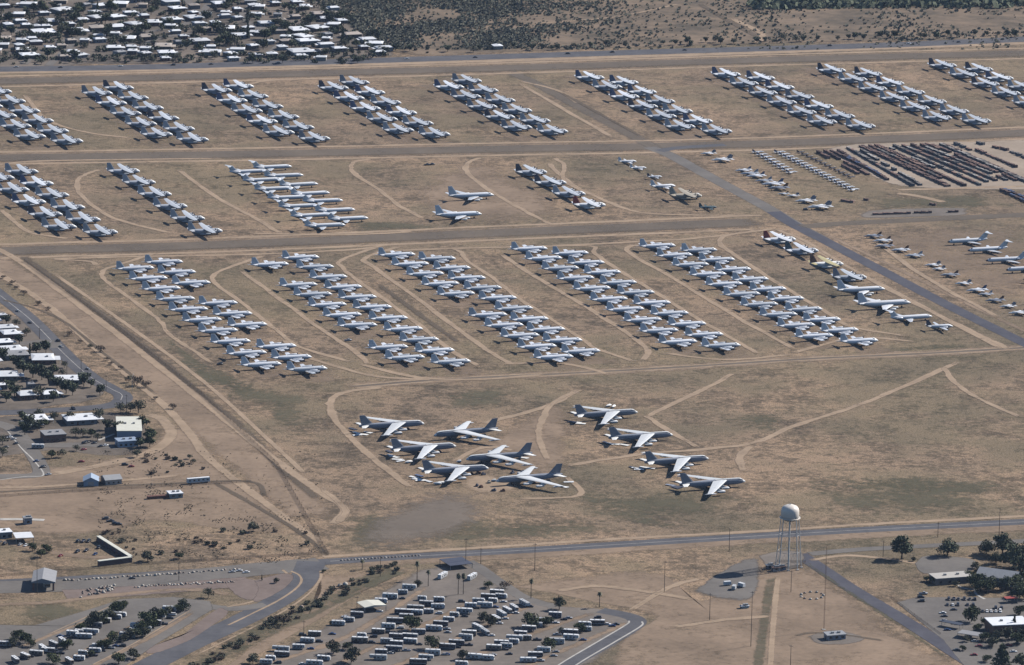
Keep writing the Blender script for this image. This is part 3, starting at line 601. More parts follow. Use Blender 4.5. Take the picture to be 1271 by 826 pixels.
# main road, junction, curved road
strip('road_verge', [(410, 701), (640, 689), (900, 673), (1271, 654), (1340, 650)], 26, 'dirtm', .5)
strip('main_road', [(-60, 726), (75, 720), (200, 713), (330, 704), (400, 698), (520, 690.5), (640, 684), (770, 676), (900, 668), (1000, 662), (1100, 656.5), (1271, 648), (1340, 644)], 14, 'asphalt', .12)
strip('centre_line', [(410, 697), (520, 690.5), (640, 684), (770, 676), (900, 668), (1000, 662), (1100, 656.5), (1271, 648), (1340, 644)], .5, 'line', .3); strip('centre_line', [(1010, 700), (1060, 733), (1125, 772), (1190, 814), (1240, 846)], .4, 'line', .3)
strip('gate_road', [(-60, 731), (75, 727), (150, 722), (240, 715), (330, 706), (400, 700)], 30, 'asphaltp', .2)
strip('dirt_track', [(400, 692), (425, 690), (600, 680), (770, 669), (940, 660), (1080, 651), (1271, 641), (1340, 637)], 7, 'dirt', .7)
CV = [(387, 697), (382, 709), (375, 722), (360, 736), (335, 752), (300, 770), (262, 788), (225, 806), (185, 826), (150, 845)]
strip('curved_road', CV, 19, 'asphalt', .12); strip('lot_driveway', [(330, 751), (290, 756), (250, 752), (215, 748)], 11, 'asphaltp', .3)
strip('median_line', [(360, 709), (371, 714), (374, 722), (366, 732), (345, 746), (315, 761), (280, 778)], 2.4, 'dirt', .6)
strip('kerb_line', [(350, 707), (358, 715), (354, 724), (338, 737), (310, 748), (280, 754)], 2.6, 'dirt', .6)
strip('kerb_line', [(398, 708), (397, 720), (380, 740), (347, 762), (300, 786), (240, 815)], 2.6, 'dirt', .7)
patch('gravel_island', [(310, 722), (350, 712), (366, 716), (352, 732), (318, 748), (312, 735)], 'redgravel', .85)
patch('gravel_island', [(225, 790), (268, 757), (282, 757), (282, 764), (262, 778), (232, 797), (190, 812), (182, 806)], 'redgravel', .9)
strip('red_gravel', [(80, 738), (180, 733), (250, 727), (310, 722)], 24, 'redgravel', .5); patch('red_gravel', [(278, 722), (312, 718), (322, 732), (312, 746), (290, 738)], 'redgravel', .7)
strip('grass_verge', [(240, 830), (300, 795), (360, 765), (420, 740), (470, 715), (490, 705)], 22, 'grass', .7); strip('grass_verge', [(280, 815), (340, 785), (410, 752), (470, 722), (500, 708)], 12, 'grass', .7)
# residential road
strip('residential_road', [(-60, 330), (-20, 352), (0, 367), (40, 399), (80, 440), (112, 468), (138, 483), (151, 490), (152, 497), (140, 503), (110, 507), (60, 510), (0, 513), (-60, 516)], 14, 'asphalt', .12)
strip('median_line', [(0, 367), (40, 399), (80, 440), (112, 468), (138, 483), (151, 490), (150, 497)], .5, 'line', .4)
strip('residential_road', [(-40, 436), (20, 428), (60, 424), (72, 432)], 11, 'asphaltp', .2)
strip('residential_road', [(-30, 520), (10, 530), (30, 548), (50, 580), (44, 590), (0, 592), (-40, 594)], 13, 'asphaltp', .3)
strip('residential_road', [(20, 545), (60, 553), (110, 552), (150, 556)], 13, 'asphaltp', .25)
strip('footpath', [(10, 536), (26, 556), (42, 572), (54, 590), (30, 592), (0, 596)], 1.3, 'line', .6)
strip('footpath', [(122, 547), (132, 543), (142, 539)], 2.5, 'line', .4)
# lots
patch('caravan_park_ground', [(470, 735), (520, 706), (575, 697), (600, 703), (640, 740), (690, 752), (760, 757), (800, 768), (796, 786), (700, 850), (280, 850), (330, 812), (410, 772)], 'gravel', .9, False)
for L in ([(330, 826), (420, 795), (480, 762), (530, 728)], [(390, 840), (470, 800), (540, 770), (600, 740)], [(450, 845), (530, 810), (600, 778), (660, 750)], [(520, 850), (600, 810), (680, 780), (740, 760)], [(600, 850), (670, 820), (740, 790), (780, 772)]):
    strip('park_lane', L, 9, 'dirtm', .8)
strip('loop_road', [(660, 860), (700, 829), (750, 800), (786, 778), (790, 770), (776, 764), (745, 758)], 12, 'asphalt', .15)
strip('road_edge_line', [(650, 858), (693, 826), (740, 798), (777, 776), (781, 771)], 1.3, 'line', .3)
strip('road_edge_line', [(670, 862), (712, 828), (760, 799), (795, 778), (797, 772)], 1.3, 'line', .3)
strip('side_road', [(580, 697), (596, 706), (620, 723), (650, 742), (690, 754)], 10, 'asphaltp', .25)
patch('parking_ground', [(-40, 775), (40, 777), (100, 760), (150, 744), (215, 741), (262, 746), (266, 757), (200, 797), (140, 838), (-40, 856)], 'asphaltp', .94, False)
for L in ([(20, 806), (90, 778), (160, 750)], [(70, 826), (140, 790), (200, 760), (232, 750)], [(100, 835), (180, 795), (245, 757)]):
    strip('parking_strip', L, 5, 'dirtm', .5); 
strip('kerb_line', [(110, 828), (170, 797), (241, 755)], 1.3, 'dirt', .5); strip('kerb_line', [(55, 790), (110, 765), (150, 747)], 1.3, 'dirt', .5)
strip('dirt_road', [(-40, 752), (60, 748), (150, 738), (230, 732), (290, 738)], 10, 'dirtm', .6)
# lower right
strip('service_road', [(992, 688), (1010, 700), (1060, 733), (1125, 772), (1190, 814), (1240, 846)], 12, 'asphaltd', .15)
strip('road_verge', [(996, 696), (1050, 733), (1110, 772), (1180, 820)], 5, 'grass', .7)
patch('service_apron', [(940, 690), (975, 683), (1000, 688), (990, 706), (955, 708)], 'gravel', .8)
patch('service_loop', [(857, 735), (880, 718), (905, 702), (939, 690), (945, 709), (942, 731), (928, 747), (890, 745)], 'asphaltp', .6)
strip('side_road', [(1005, 688), (1060, 683), (1130, 679), (1271, 672), (1330, 668)], 10, 'asphaltp', .3)
strip('dirt_track', [(1005, 696), (1050, 690), (1100, 694), (1140, 700)], 6, 'dirt', .7)
strip('mown_strip', [(958, 715), (953, 745), (946, 790), (938, 850)], 9, 'grass', .55)
strip('dirt_track', [(966, 715), (962, 750), (958, 800), (955, 850)], 5, 'dirt', .7)
patch('parking_ground', [(1112, 748), (1135, 741), (1260, 742), (1300, 745), (1300, 850), (1215, 850), (1170, 795)], 'asphaltp', .94, False)
patch('parking_ground', [(1135, 700), (1150, 690), (1200, 693), (1215, 702), (1195, 712), (1145, 712)], 'asphaltp', .9)
strip('footpath', [(1185, 725), (1195, 730), (1207, 732), (1217, 729)], 1.6, 'line', .4); strip('footpath', [(1210, 732), (1212, 738), (1222, 744)], 2, 'line', .4)
patch('shed_pad', [(1000, 790), (1035, 782), (1075, 792), (1055, 800), (1015, 800)], 'gravel', .8)
strip('dirt_track', [(985, 790), (1010, 786), (1050, 789), (1100, 796)], 4, 'ditch', .7)
patch('grey_apron', [(526, 606), (575, 608), (622, 616), (610, 640), (570, 668), (505, 684), (425, 682), (455, 645)], 'apron', .35)
patch('pale_patch', [(562, 600), (590, 585), (625, 592), (648, 606), (625, 616), (585, 612)], 'dirt', .5)
# storage yard hardstands
patch('storage_yard', [(1012, 190), (1060, 179), (1200, 176), (1300, 178), (1310, 232), (1150, 234), (1095, 226), (1060, 206)], 'yardpad', .93)
strip('yard_road', [(1110, 236), (1160, 235), (1260, 232), (1300, 231)], 8, 'dirt', .5)
patch('yard_pad', [(1065, 267), (1085, 261), (1190, 258), (1202, 263), (1190, 268), (1080, 271)], 'gravel', .85)
strip('dirt_track', [(1110, 240), (1140, 244), (1175, 252)], 10, 'dirt', .7)
# left boundary: ditch and tracks
strip('dark_verge', [(28, 318), (46, 332), (150, 408), (240, 482), (300, 532), (355, 586), (398, 622)], 13, 'ditch', .8)
strip('dirt_track', [(-20, 300), (20, 322), (60, 350), (160, 426), (250, 497), (330, 562), (395, 610), (424, 628), (427, 638), (412, 652)], 9, 'dirt', .6)
strip('dirt_track', [(60, 335), (160, 405), (255, 476), (335, 548), (380, 590)], 5, 'dirt', .7)
strip('dirt_track', [(-20, 328), (0, 341), (60, 380), (130, 442), (200, 500), (235, 538), (262, 572), (330, 625), (370, 655), (402, 676)], 9, 'dirt', .6)
strip('dark_verge', [(260, 596), (320, 630), (370, 660), (408, 690)], 6, 'ditch', .6)
strip('dark_verge', [(0, 372), (40, 382), (80, 400), (130, 440), (200, 495)], 5, 'ditch', .7)
strip('dirt_track', [(-20, 612), (90, 606), (200, 601), (310, 598), (330, 618)], 5, 'ditch', .6)
strip('dirt_track', [(-20, 606), (60, 604), (160, 596), (230, 590)], 7, 'dirt', .7)
strip('dirt_track', [(60, 590), (140, 575), (190, 560), (212, 540), (200, 520), (180, 515)], 12, 'dirt', .8)
strip('dirt_track', [(-20, 668), (90, 690), (160, 692)], 10, 'dirtm', .7); strip('dirt_track', [(0, 645), (30, 645), (55, 646)], 6, 'line', .8)
# tracks between the files of aircraft
TR = '''96,121 164,174|176,111 277,181|224,111 320,171|325,108 423,179|373,108 461,164|468,103 564,174|519,103 623,174|678,96 826,174|771,93 925,174|868,93 1010,163|1001,90 1150,157|1097,161 1093,165
10,116 110,182|28,116 60,150 110,165 165,172|126,210 104,218 96,226 101,243 141,271 217,291|219,210 270,246 320,273 350,292|461,198 441,201 436,207 443,218 476,240 496,256 527,273|597,196 582,202 579,213 602,233 640,256 690,282|683,203 686,209 716,233 748,248 781,261 816,266 900,268 952,268
686,196 700,205 700,225 740,245|0,259 20,277 40,290 90,297|60,322 127,320 320,316 440,310 480,305|456,313 560,309 640,307 678,306 851,297 942,287 960,284
200,312 145,330 128,337 130,348 158,368 185,388 201,401 210,416 233,431 266,453|330,317 290,330 264,343 271,355 296,373 321,393 347,413 372,431 440,451|294,333 340,366 400,410 440,436 458,454
470,306 424,323 425,333 450,353 485,378 526,408 561,436 596,456|500,305 453,321 465,333 521,373 571,411 611,439 637,454|560,309 571,313 581,325 611,345 647,373 687,398 722,421 740,433 790,450|621,315 647,333 697,363 740,389 801,431 797,449
640,307 733,306 738,315 775,340 821,368 861,393 901,416 942,441|793,304 778,308 786,318 826,340 876,371 927,401 990,436|944,286 901,293 894,303 909,315 951,343 1026,388 1057,406 1127,418
440,451 520,469 600,471 680,465|350,420 372,440 420,456 470,468 540,472|820,438 900,447 990,440|266,453 258,446|620,452 700,452 760,466
480,480 430,487 413,495 410,508 425,533 470,575 512,607|720,483 690,500 652,513 619,521 600,526|715,485 684,503 672,525 669,543 680,573|912,463 881,480 811,513 808,520 835,538 869,557|700,579 801,564 874,558 937,550 980,531 1040,512 1100,490 1195,447
934,553 919,568 922,586|698,528 735,553|1170,455 1185,475 1215,495 1270,520|640,620 720,615 700,590|425,628 400,610|399,605 427,632 420,650
865,745 800,735 740,728 690,735|780,760 830,730 870,718|830,780 900,770 960,765|1120,240 1060,255|1095,226 1050,204|640,101 700,136 766,174|402,98 330,101 300,108
640,560 600,556 560,575|640,100 690,112 720,130|1080,295 1150,345 1250,400|960,284 1000,300 1070,342 1150,385 1250,437
120,330 110,325 60,322|980,440 1060,420 1140,425|715,45 874,21|660,30 760,22 850,4|0,205 60,200 300,197|300,290 420,292 520,288'''
for row in TR.split('\n'):
    for t in row.split('|'):
        p = [tuple(map(float, q.split(','))) for q in t.split()]
        ww = random.uniform(5.4, 6.8) * (1.1 if p[0][1] > 440 else 1)
        strip('dirt_track', p, ww, 'dirt', .85, .2)
strip('dark_track', [(866, 4), (905, 27), (957, 55)], 9, 'ditch', .5); strip('dirt_track', [(905, 22), (945, 42), (938, 55)], 10, 'dirt', .6)
strip('dark_verge', [(690, 112), (745, 142), (800, 172)], 7, 'ditch', .7)
strip('dark_verge', [(465, 350), (520, 390), (575, 430)], 9, 'ditch', .8)
for p in ([(0, 50), (40, 62), (30, 80)], [(-20, 22), (60, 52), (120, 40), (150, 45), (180, 75)], [(60, 82), (85, 60), (100, 48), (150, 45), (230, 30), (260, 5)], [(170, 76), (190, 50), (260, 40), (330, 35)], [(330, 70), (370, 45), (440, 50), (480, 66)], [(220, -10), (245, 15), (235, 30)], [(330, 40), (300, 20), (330, -5)]):
    strip('town_street', p, 9, 'asphaltp', .3)
# ------------------------------------------------------------------ buildings
def house(label, wall='stucco', roof='roofw', w=16., d=11., h=3.2, porch=True, name='bungalow', cat='house'):
    t = thing(name, label, cat)
    MB().box(-w / 2, w / 2, -d / 2, d / 2, 0, h).build('wall', wall, t)
    r = MB().box(-w / 2 - .6, w / 2 + .6, -d / 2 - .6, d / 2 + .6, h + .005, h + .35)
    r.add([(-w / 2 - .6, -d / 2 - .6, h + .36), (w / 2 + .6, -d / 2 - .6, h + .36), (w / 2 + .6, d / 2 + .6, h + .36), (-w / 2 - .6, d / 2 + .6, h + .36), (-w / 2 + 2, 0, h + 1.3), (w / 2 - 2, 0, h + 1.3)], [(0, 1, 5, 4), (2, 3, 4, 5), (1, 2, 5), (3, 0, 4)])
    rf = r.build('roof', roof, t)
    MB().box(w * .15, w * .15 + 1.4, -d * .2, -d * .2 + 1.4, h + .6, h + 1.9).build('roof_cooler', 'steel', rf)
    for x in (-w * .34, w * .02, w * .34):
        MB().box(x - .8, x + .8, -d / 2 - .06, -d / 2 - .004, 1, 2.2).build('window', 'glass', t)
    MB().box(-w * .16 - .5, -w * .16 + .5, -d / 2 - .07, -d / 2 - .004, .02, 2.1).build('door', 'rust', t)
    if porch:
        p = MB().box(w / 2 + .62, w / 2 + 4.6, -d * .35, d * .3, 2.5, 2.7)
        for (x, y) in ((w / 2 + 4.3, -d * .33), (w / 2 + 4.3, d * .27)): p.tube((x, y, 0), (x, y, 2.5), .12, .12, 6)
        p.build('carport', roof, t)
    return t
h1 = house('h'); h2 = house('h', 'stuccow', 'roofw', 18, 10); h3 = house('h', 'brick', 'roofw', 14, 12); h4 = house('h', 'stucco', 'rooft', 16, 11); h5 = house('h', 'stuccow', 'roofg', 15, 10, porch=False)
HZ = '''20,35,50 140,28,90 300,10,80 630,5,90 590,25,100 840,15,90 870,48,90 1030,5,60 1085,25,90 1235,12,80 1255,35,60 95,75,70 215,70,60 310,55,110 640,68,70 570,88,90 410,103,60 475,95,90 250,112,100 95,110,60 845,103,90 950,93,95 755,117,80 665,127,100 575,138,90 480,145,100 375,158,110 215,165,120 25,195,70 1010,150,60 1120,145,90 1185,180,90 1255,165,60 985,207,95 720,187,90 640,195,80 805,232,100 820,268,90 560,240,90 590,265,70 355,262,70 390,280,80 300,232,50 110,252,70 140,278,100 490,203,60 1045,262,100 1170,252,80 1245,235,60 880,212,50 500,35,80 40,130,60 20,230,60'''
HB_ = '''10,40,60 190,17,70 230,38,70 300,75,80 340,98,80 375,127,80 410,107,60 195,153,100 290,142,110 340,175,60 465,178,100 220,185,90 240,210,100 40,120,80 90,157,90 115,108,60 210,260,120 335,225,80 400,248,80 540,200,80 580,220,80 620,243,90 10,170,40 50,212,60 1180,235,40 120,240,30'''
homes = []
for txt, ox in ((HZ, 0), (HB_, 320)):
    for q in txt.split():
        a, b, w = map(float, q.split(',')); homes.append((ox + a * .2518, b * .2518 + 1.5, w * .2518))
for i in range(12): homes.append((random.uniform(0, 400), random.uniform(-30, -6), 18))
tries = 0; n0 = len(homes)
while len(homes) < n0 + 62 and tries < 4000:
    tries += 1; x, y = random.uniform(-5, 480), random.uniform(0, 76)
    if x < 395 + (y + 5) * 1.1 and all(abs(x - a) > (w_ + 13) / 2 or abs(y - b) > 4.6 for a, b, w_ in homes): homes.append((x, y, random.uniform(8, 17)))
hl = []; HROT = HDG
for (x, y, w) in homes:
    pr = random.choices([h1, h2, h3, h4, h5], [5, 5, 3, 2.6, 1.8])[0]
    k = max(.55, min(1.25, w / ppm(y) / 20.5)); g = G(x, y)
    o = put(pr, g, HROT + random.choice([0, 0, 0, math.pi, .35, -.3, 1.57, 2.8]) + random.gauss(0, .06), 'x', 'bungalows of the far suburb', (k, k * random.uniform(1.25, 1.8), random.uniform(.95, 1.15)))
    hl.append((x, y, o))
bands(hl, 7, 'far suburban bungalow, {o} from left in {b} band up from the highway')
for o in hl: pass
# nearer houses by the bend of the residential road
NH = [(3, 394, 8, 14, h1), (6, 409, 18, 0, h2), (12, 416, 20, 0, h3), (4, 427, 18, 0, h1), (12, 436, 24, 0, h2), (53, 447, 27, .35, h3), (8, 468, 25, .3, h1), (84, 473, 25, .35, h2), (32, 492, 20, 0, h3), (62, 491, 18, 0, h1), (2, 481, 10, 0, h2), (38, 480, 9, 0, h5), (20, 442, 26, .1, h5), (46, 522.5, 24, .1, h3), (99, 522, 30, .05, h2), (38, 529, 18, .1, h1), (-14, 400, 18, 0, h1), (-18, 450, 22, 0, h2), (-15, 485, 20, 0, h3)]
nl = []
for (x, y, w, r, p) in NH:
    k = w / ppm(y) / 14.5
    nl.append((x, y, put(p, G(x, y + 2), HDG - r * .6 if r < 5 else HDG, 'x', 'bungalows by the bend of the road', (k, k * 1.45, 1.05))))
bands(nl, 3, 'white-roofed bungalow by the road bend, {o} from left in {b} row from the front')
drop_unused([h1, h2, h3, h4, h5])
def hall(name, label, px, py, rz, w, d, h, wall, roof, cat='building', slope=0.0, win=4):
    t = thing(name, label, cat, G(px, py), rz)
    MB().box(-w / 2, w / 2, -d / 2, d / 2, 0, h).build('wall', wall, t)
    r = MB().add([(-w / 2 - .4, -d / 2 - .4, h + .01), (w / 2 + .4, -d / 2 - .4, h + .01), (w / 2 + .4, d / 2 + .4, h + .01 + slope), (-w / 2 - .4, d / 2 + .4, h + .01 + slope), (-w / 2 - .4, -d / 2 - .4, h + .5), (w / 2 + .4, -d / 2 - .4, h + .5), (w / 2 + .4, d / 2 + .4, h + .5 + slope), (-w / 2 - .4, d / 2 + .4, h + .5 + slope)],
                 [(0, 3, 2, 1), (4, 5, 6, 7), (0, 1, 5, 4), (1, 2, 6, 5), (2, 3, 7, 6), (3, 0, 4, 7)])
    rf = r.build('roof', roof, t)
    for k in range(2): MB().box(-w * .2 + k * w * .35, -w * .2 + k * w * .35 + 1.6, -.8, .8, h + .51 + slope / 2, h + 1.5 + slope / 2).build('roof_unit', 'steel', rf)
    for k in range(win):
        x = -w / 2 + w * (k + .5) / win; MB().box(x - .9, x + .9, -d / 2 - .06, -d / 2 - .004, 1.0, 2.4).build('window', 'glass', t)
    MB().box(-w / 2 - .06, -w / 2 - .004, -1, 1, .02, 2.3).build('door', 'dark', t)
    return t
def gable(name, label, px, py, rz, w, d, h, rise, wall, roof, cat='shed'):
    t = thing(name, label, cat, G(px, py), rz)
    b = MB().box(-w / 2, w / 2, -d / 2, d / 2, 0, h)
    for x in (-w / 2, w / 2): b.add([(x, -d / 2, h), (x, d / 2, h), (x, 0, h + rise)], [(0, 1, 2)])
    b.build('wall', wall, t)
    e = .5; r = MB()
    for s in (1, -1):
        r.add([(-w / 2 - e, s * (d / 2 + e), h - rise * e / (d / 2) + .02), (w / 2 + e, s * (d / 2 + e), h - rise * e / (d / 2) + .02), (w / 2 + e, 0, h + rise + .02), (-w / 2 - e, 0, h + rise + .02),
               (-w / 2 - e, s * (d / 2 + e), h - rise * e / (d / 2) + .2), (w / 2 + e, s * (d / 2 + e), h - rise * e / (d / 2) + .2), (w / 2 + e, 0, h + rise + .2), (-w / 2 - e, 0, h + rise + .2)],
              [(0, 1, 2, 3), (4, 5, 6, 7), (0, 1, 5, 4), (1, 2, 6, 5), (3, 0, 4, 7)])
    r.build('roof', roof, t)
    MB().box(-w / 2 - .06, -w / 2 - .004, -d * .2, d * .2, .02, h * .85).build('door', 'steel', t)
    for k in range(3): MB().box(-w * .3 + k * w * .3 - .6, -w * .3 + k * w * .3 + .6, -d / 2 - .06, -d / 2 - .004, 1, 2).build('window', 'glass', t)
    return t
hall('community_hall', 'large building with cream metal roof and dark walls', 160, 538, HDG - .25, 17, 40, 6.5, 'sheetblue', 'roofy')
hall('stucco_house', 'flat-roofed house with pinkish dark stucco walls beside trees', 66, 546, HDG, 15, 14, 5, 'brick', 'roofg', 'house')
hall('blue_house', 'low blue-grey house in front of the cream-roofed building', 157, 553, HDG, 14, 10, 4, 'sheetblue', 'sheetblue', 'house')
gable('gabled_shed', 'blue-grey gabled metal shed, left of the pair', 113, 601, HDG + 1.3, 12, 10, 3.6, 2.4, 'sheetblue', 'sheetblue'); gable('gabled_shed', 'pale gabled metal shed, right of the pair', 138, 599.5, HDG + .05, 11.5, 11, 3.6, 2.0, 'steel', 'steel')
hall('brick_shed', 'small pale-roofed shed at the end of a brown wall', 217, 617, HDG, 9, 8, 3, 'stuccow', 'roofw', 'shed', 0, 2)
w = MB().box(-9, 9, -1.5, 1.5, 0, 1.8).box(-9.1, 9.1, -1.6, 1.6, 1.803, 2.0).build('container_row', 'rust'); w.location = G(199, 618.5); w.rotation_euler = (0, 0, HDG); tag(w, 'long low red-brown store beside the pale-roofed shed', 'store')
def trailer_box(label, px, py, rz, L, mat='rvw'):
    t = thing('box_trailer', label, 'trailer', G(px, py), rz)
    MB().box(-L / 2, L / 2, -1.3, 1.3, .9, 3.8).build('body', mat, t); MB().box(-L / 2 + .1, L / 2 - .1, -1.2, 1.2, 3.803, 3.95).build('roof', 'roofw', t)
    for x in (-L / 2 + 1.2, -L / 2 + 2.4, L / 2 - 2): MB().tube((x, -1.25, .5), (x, 1.25, .5), .5, .5, 10).build('wheel', 'rubber', t)
    for k in range(5): MB().box(-L / 2 + L * (k + .5) / 5 - .6, -L / 2 + L * (k + .5) / 5 + .6, -1.34, -1.303, 2, 3).build('window', 'glass', t)
    return t
trailer_box('long white mobile office trailer standing alone by the fence', 246, 600, HDG + .05, 16)
def open_roof(name, label, px, py, rz, w, d, h, roof, posts, fascia=.6, thick=.5, hip=0.0, cat='canopy'):
    t = thing(name, label, cat, G(px, py), rz)
    r = MB().box(-w / 2, w / 2, -d / 2, d / 2, h, h + fascia)
    if hip: r.add([(-w / 2, -d / 2, h + fascia + .01), (w / 2, -d / 2, h + fascia + .01), (w / 2, d / 2, h + fascia + .01), (-w / 2, d / 2, h + fascia + .01), (-w * .05, -d / 2, h + fascia + hip), (-w * .05, d / 2, h + fascia + hip)], [(0, 1, 4), (1, 2, 5, 4), (2, 3, 5), (3, 0, 4, 5)])
    r.build('roof', roof, t)
    for sx in (-1, 1):
        for sy in (-1, 1): MB().box(sx * (w / 2 - thick) - thick / 2, sx * (w / 2 - thick) + thick / 2, sy * (d / 2 - thick) - thick / 2, sy * (d / 2 - thick) + thick / 2, 0, h - .003).build('post', posts, t)
    return t
gc = open_roof('gate_canopy', 'tall hip-roofed gate canopy over the entrance road', 55, 727, HDG - .3, 15, 26, 5.2, 'roofg', 'brick', .8, 1.2, 2.2)
b_ = thing('guard_booth', 'small white guard booth beneath the gate canopy', 'booth', G(58, 729), HDG)
MB().box(-2, 2, -1.5, 1.5, 0, 2.6).build('wall', 'stuccow', b_); MB().box(-2.2, 2.2, -1.7, 1.7, 2.603, 2.8).build('roof', 'roofw', b_); MB().box(-1.5, 1.5, -1.56, -1.503, 1, 2).build('window', 'glass', b_)
open_roof('carport', 'pale metal carport roof on posts above parked vehicles', 29, 672, HDG - .1, 12, 14, 4, 'roofw', 'steel', .25, .3, 0, 'carport')
hall('site_office', 'pale flat-roofed office cut by the left edge', 0, 667, HDG, 14, 9, 4, 'stuccow', 'roofw')
hall('pump_house', 'tiny dark boxy hut standing on pale ground', 34, 650, HDG, 5, 5, 4, 'bomber', 'steel', 'hut', 0, 1)
open_roof('park_shelter', 'cream-roofed open shelter among the caravans', 461, 757, HDG + .1, 15, 13, 3.6, 'roofy', 'steel', .35, .3, .8, 'shelter')
open_roof('dark_shade', 'black shade canopy beside the road at park entrance', 566, 703, HDG + .1, 16, 17, 3, 'dark', 'steel', .3, .3, 0, 'canopy')
def bay_wall(label, a, b):
    p, q = G(*a), G(*b); v = q - p; L = v.length
    t = thing('storage_bay', label, 'storage bay', (p + q) / 2, math.atan2(v.y, v.x))
    MB().box(-L / 2, L / 2, -1.2, 1.2, 0, 3.3).build('wall', 'crated', t); MB().box(-L / 2 - .1, L / 2 + .1, -1.4, 1.4, 3.304, 3.7).build('roof', 'roofy', t)
    n = max(3, int(L / 6))
    for k in range(n): x = -L / 2 + L * (k + .5) / n; MB().box(x - 1.3, x + 1.3, -1.26, -1.204, .05, 2.6).build('door', 'dark', t)
bay_wall('long dark yellow-topped bay running back from the road', (122, 672), (162, 697)); bay_wall('short yellow-topped bay lying along the road', (163, 698), (122, 703))
hall('school_building', 'long pale flat-roofed building facing the parking lot', 1180, 722, HDG - .02, 25, 12, 4.0, 'stucco', 'conc')
gable('gabled_hall', 'grey gabled hall behind the dark trees', 1240, 722, HDG - .75, 26, 16, 4.6, 3.5, 'sheetblue', 'steel', 'hall')
hall('white_roof_store', 'white-roofed store building with tall purplish walls', 1250, 784, HDG - .12, 24, 17, 6.5, 'brick', 'roofw')
open_roof('red_awning', 'faded red awning over the back of the lot', 1254, 748, HDG, 8, 5, 3, 'red', 'steel', .4, .2, 0, 'awning')
hall('field_shed', 'lone low grey shed standing in the bare dirt', 1036, 793, HDG, 12, 6.5, 3, 'bomber', 'steel', 'shed', .4, 3)
open_roof('lot_shade', 'long white-edged shade roof in the parking lot', 1182, 779, HDG - .9, 13, 5, 3, 'rvd', 'steel', .3, .2, 0, 'shade roof'); open_roof('lot_shade', 'dark shade roof nearest the service road corner', 1204, 792, HDG - .8, 14, 8, 3, 'roofg', 'steel', .3, .2, 0, 'shade roof')
# equipment at the tower loop
for i, (x, y, r) in enumerate([(903, 727, 0), (911, 732, 1.0), (920, 729, 2.0)]):
    t = thing('generator_trailer', 'white utility trailer on the loop road, %s from left' % nth(i + 1), 'utility trailer', G(x, y), r + HDG, 'utility trailers by the water tower')
    MB().box(-2.6, 2.2, -1.2, 1.2, .7, 2.9, .1, .1).build('body', 'rvw', t); MB().box(2.2, 4.2, -.1, .1, .6, .8).build('drawbar', 'steel', t)
    for wx in (-1, .2): MB().tube((wx, -1.2, .45), (wx, 1.2, .45), .45, .45, 10).build('wheel', 'rubber', t)
hall('equipment_box', 'low pale equipment box below the loop road', 924, 755, HDG, 5, 2.2, 1.3, 'conc', 'roofw', 'equipment box', 0, 1)
# water tower
wt = thing('water_tower', 'tall cream domed water tower on braced steel legs', 'water tower', G(978.5, 704.5), HDG)
TR_, H0 = 5.9, 33.5
MB().lathe([(.8, H0 - 2.6), (3.6, H0 - 2.0), (5.3, H0 - .8), (TR_, H0), (TR_, H0 + 4.6), (5.5, H0 + 6.2), (4.5, H0 + 7.4), (2.6, H0 + 8.3), (.4, H0 + 8.7)], 28).build('tank', 'tank', wt)
MB().lathe([(TR_ + .02, H0 - .2), (TR_ + .9, H0 - .2), (TR_ + .9, H0), (TR_ + .02, H0)], 28).build('balcony', 'tank', wt)
rl = MB()
for i in range(16):
    a = i * math.pi / 8; rl.tube((6.7 * math.cos(a), 6.7 * math.sin(a), H0), (6.7 * math.cos(a), 6.7 * math.sin(a), H0 + 1.1), .05, .05, 4)
    rl.tube((6.7 * math.cos(a), 6.7 * math.sin(a), H0 + 1.1), (6.7 * math.cos(a + math.pi / 8), 6.7 * math.sin(a + math.pi / 8), H0 + 1.1), .05, .05, 4)
rl.build('railing', 'steel', wt)
MB().tube((0, 0, 0), (0, 0, H0 - 2.4), .55, .55, 12).build('riser_pipe', 'towersteel', wt)
br = MB(); NL = 8
def legp(i, z): a = (i + .5) * 2 * math.pi / NL; r = 8.4 - (8.4 - 5.75) * z / H0; return (r * math.cos(a), r * math.sin(a), z)
for i in range(NL):
    lg = MB().tube(legp(i, 0), legp(i, H0 - .3), .27, .24, 8); lg.build('leg', 'towersteel', wt)
    MB().box(legp(i, 0)[0] - .8, legp(i, 0)[0] + .8, legp(i, 0)[1] - .8, legp(i, 0)[1] + .8, 0, .6).build('footing', 'conc', wt)
    for z in (11, 22): br.tube(legp(i, z), legp(i + 1, z), .14, .14, 5)
    for z0, z1 in ((.6, 11), (11, 22), (22, 32.5)): br.tube(legp(i, z0), legp(i + 1, z1), .05, .05, 4); br.tube(legp(i + 1, z0), legp(i, z1), .05, .05, 4)
br.build('bracing', 'steel', wt)
MB().lathe([(.3, H0 + 8.65), (.3, H0 + 9.5), (.1, H0 + 9.7)], 8).build('vent_cap', 'steel', wt)
for i, (x, y) in enumerate([(955, 706), (963, 709), (969, 708)]):
    hall('pump_box', 'dark pump enclosure at the foot of the water tower, %s from left' % nth(i + 1), x, y, HDG, 4 + i, 3, 2.2, ['bomber', 'steel', 'bomber'][i], ['steel', 'crated', 'crated'][i], 'pump enclosure', 0, 1)
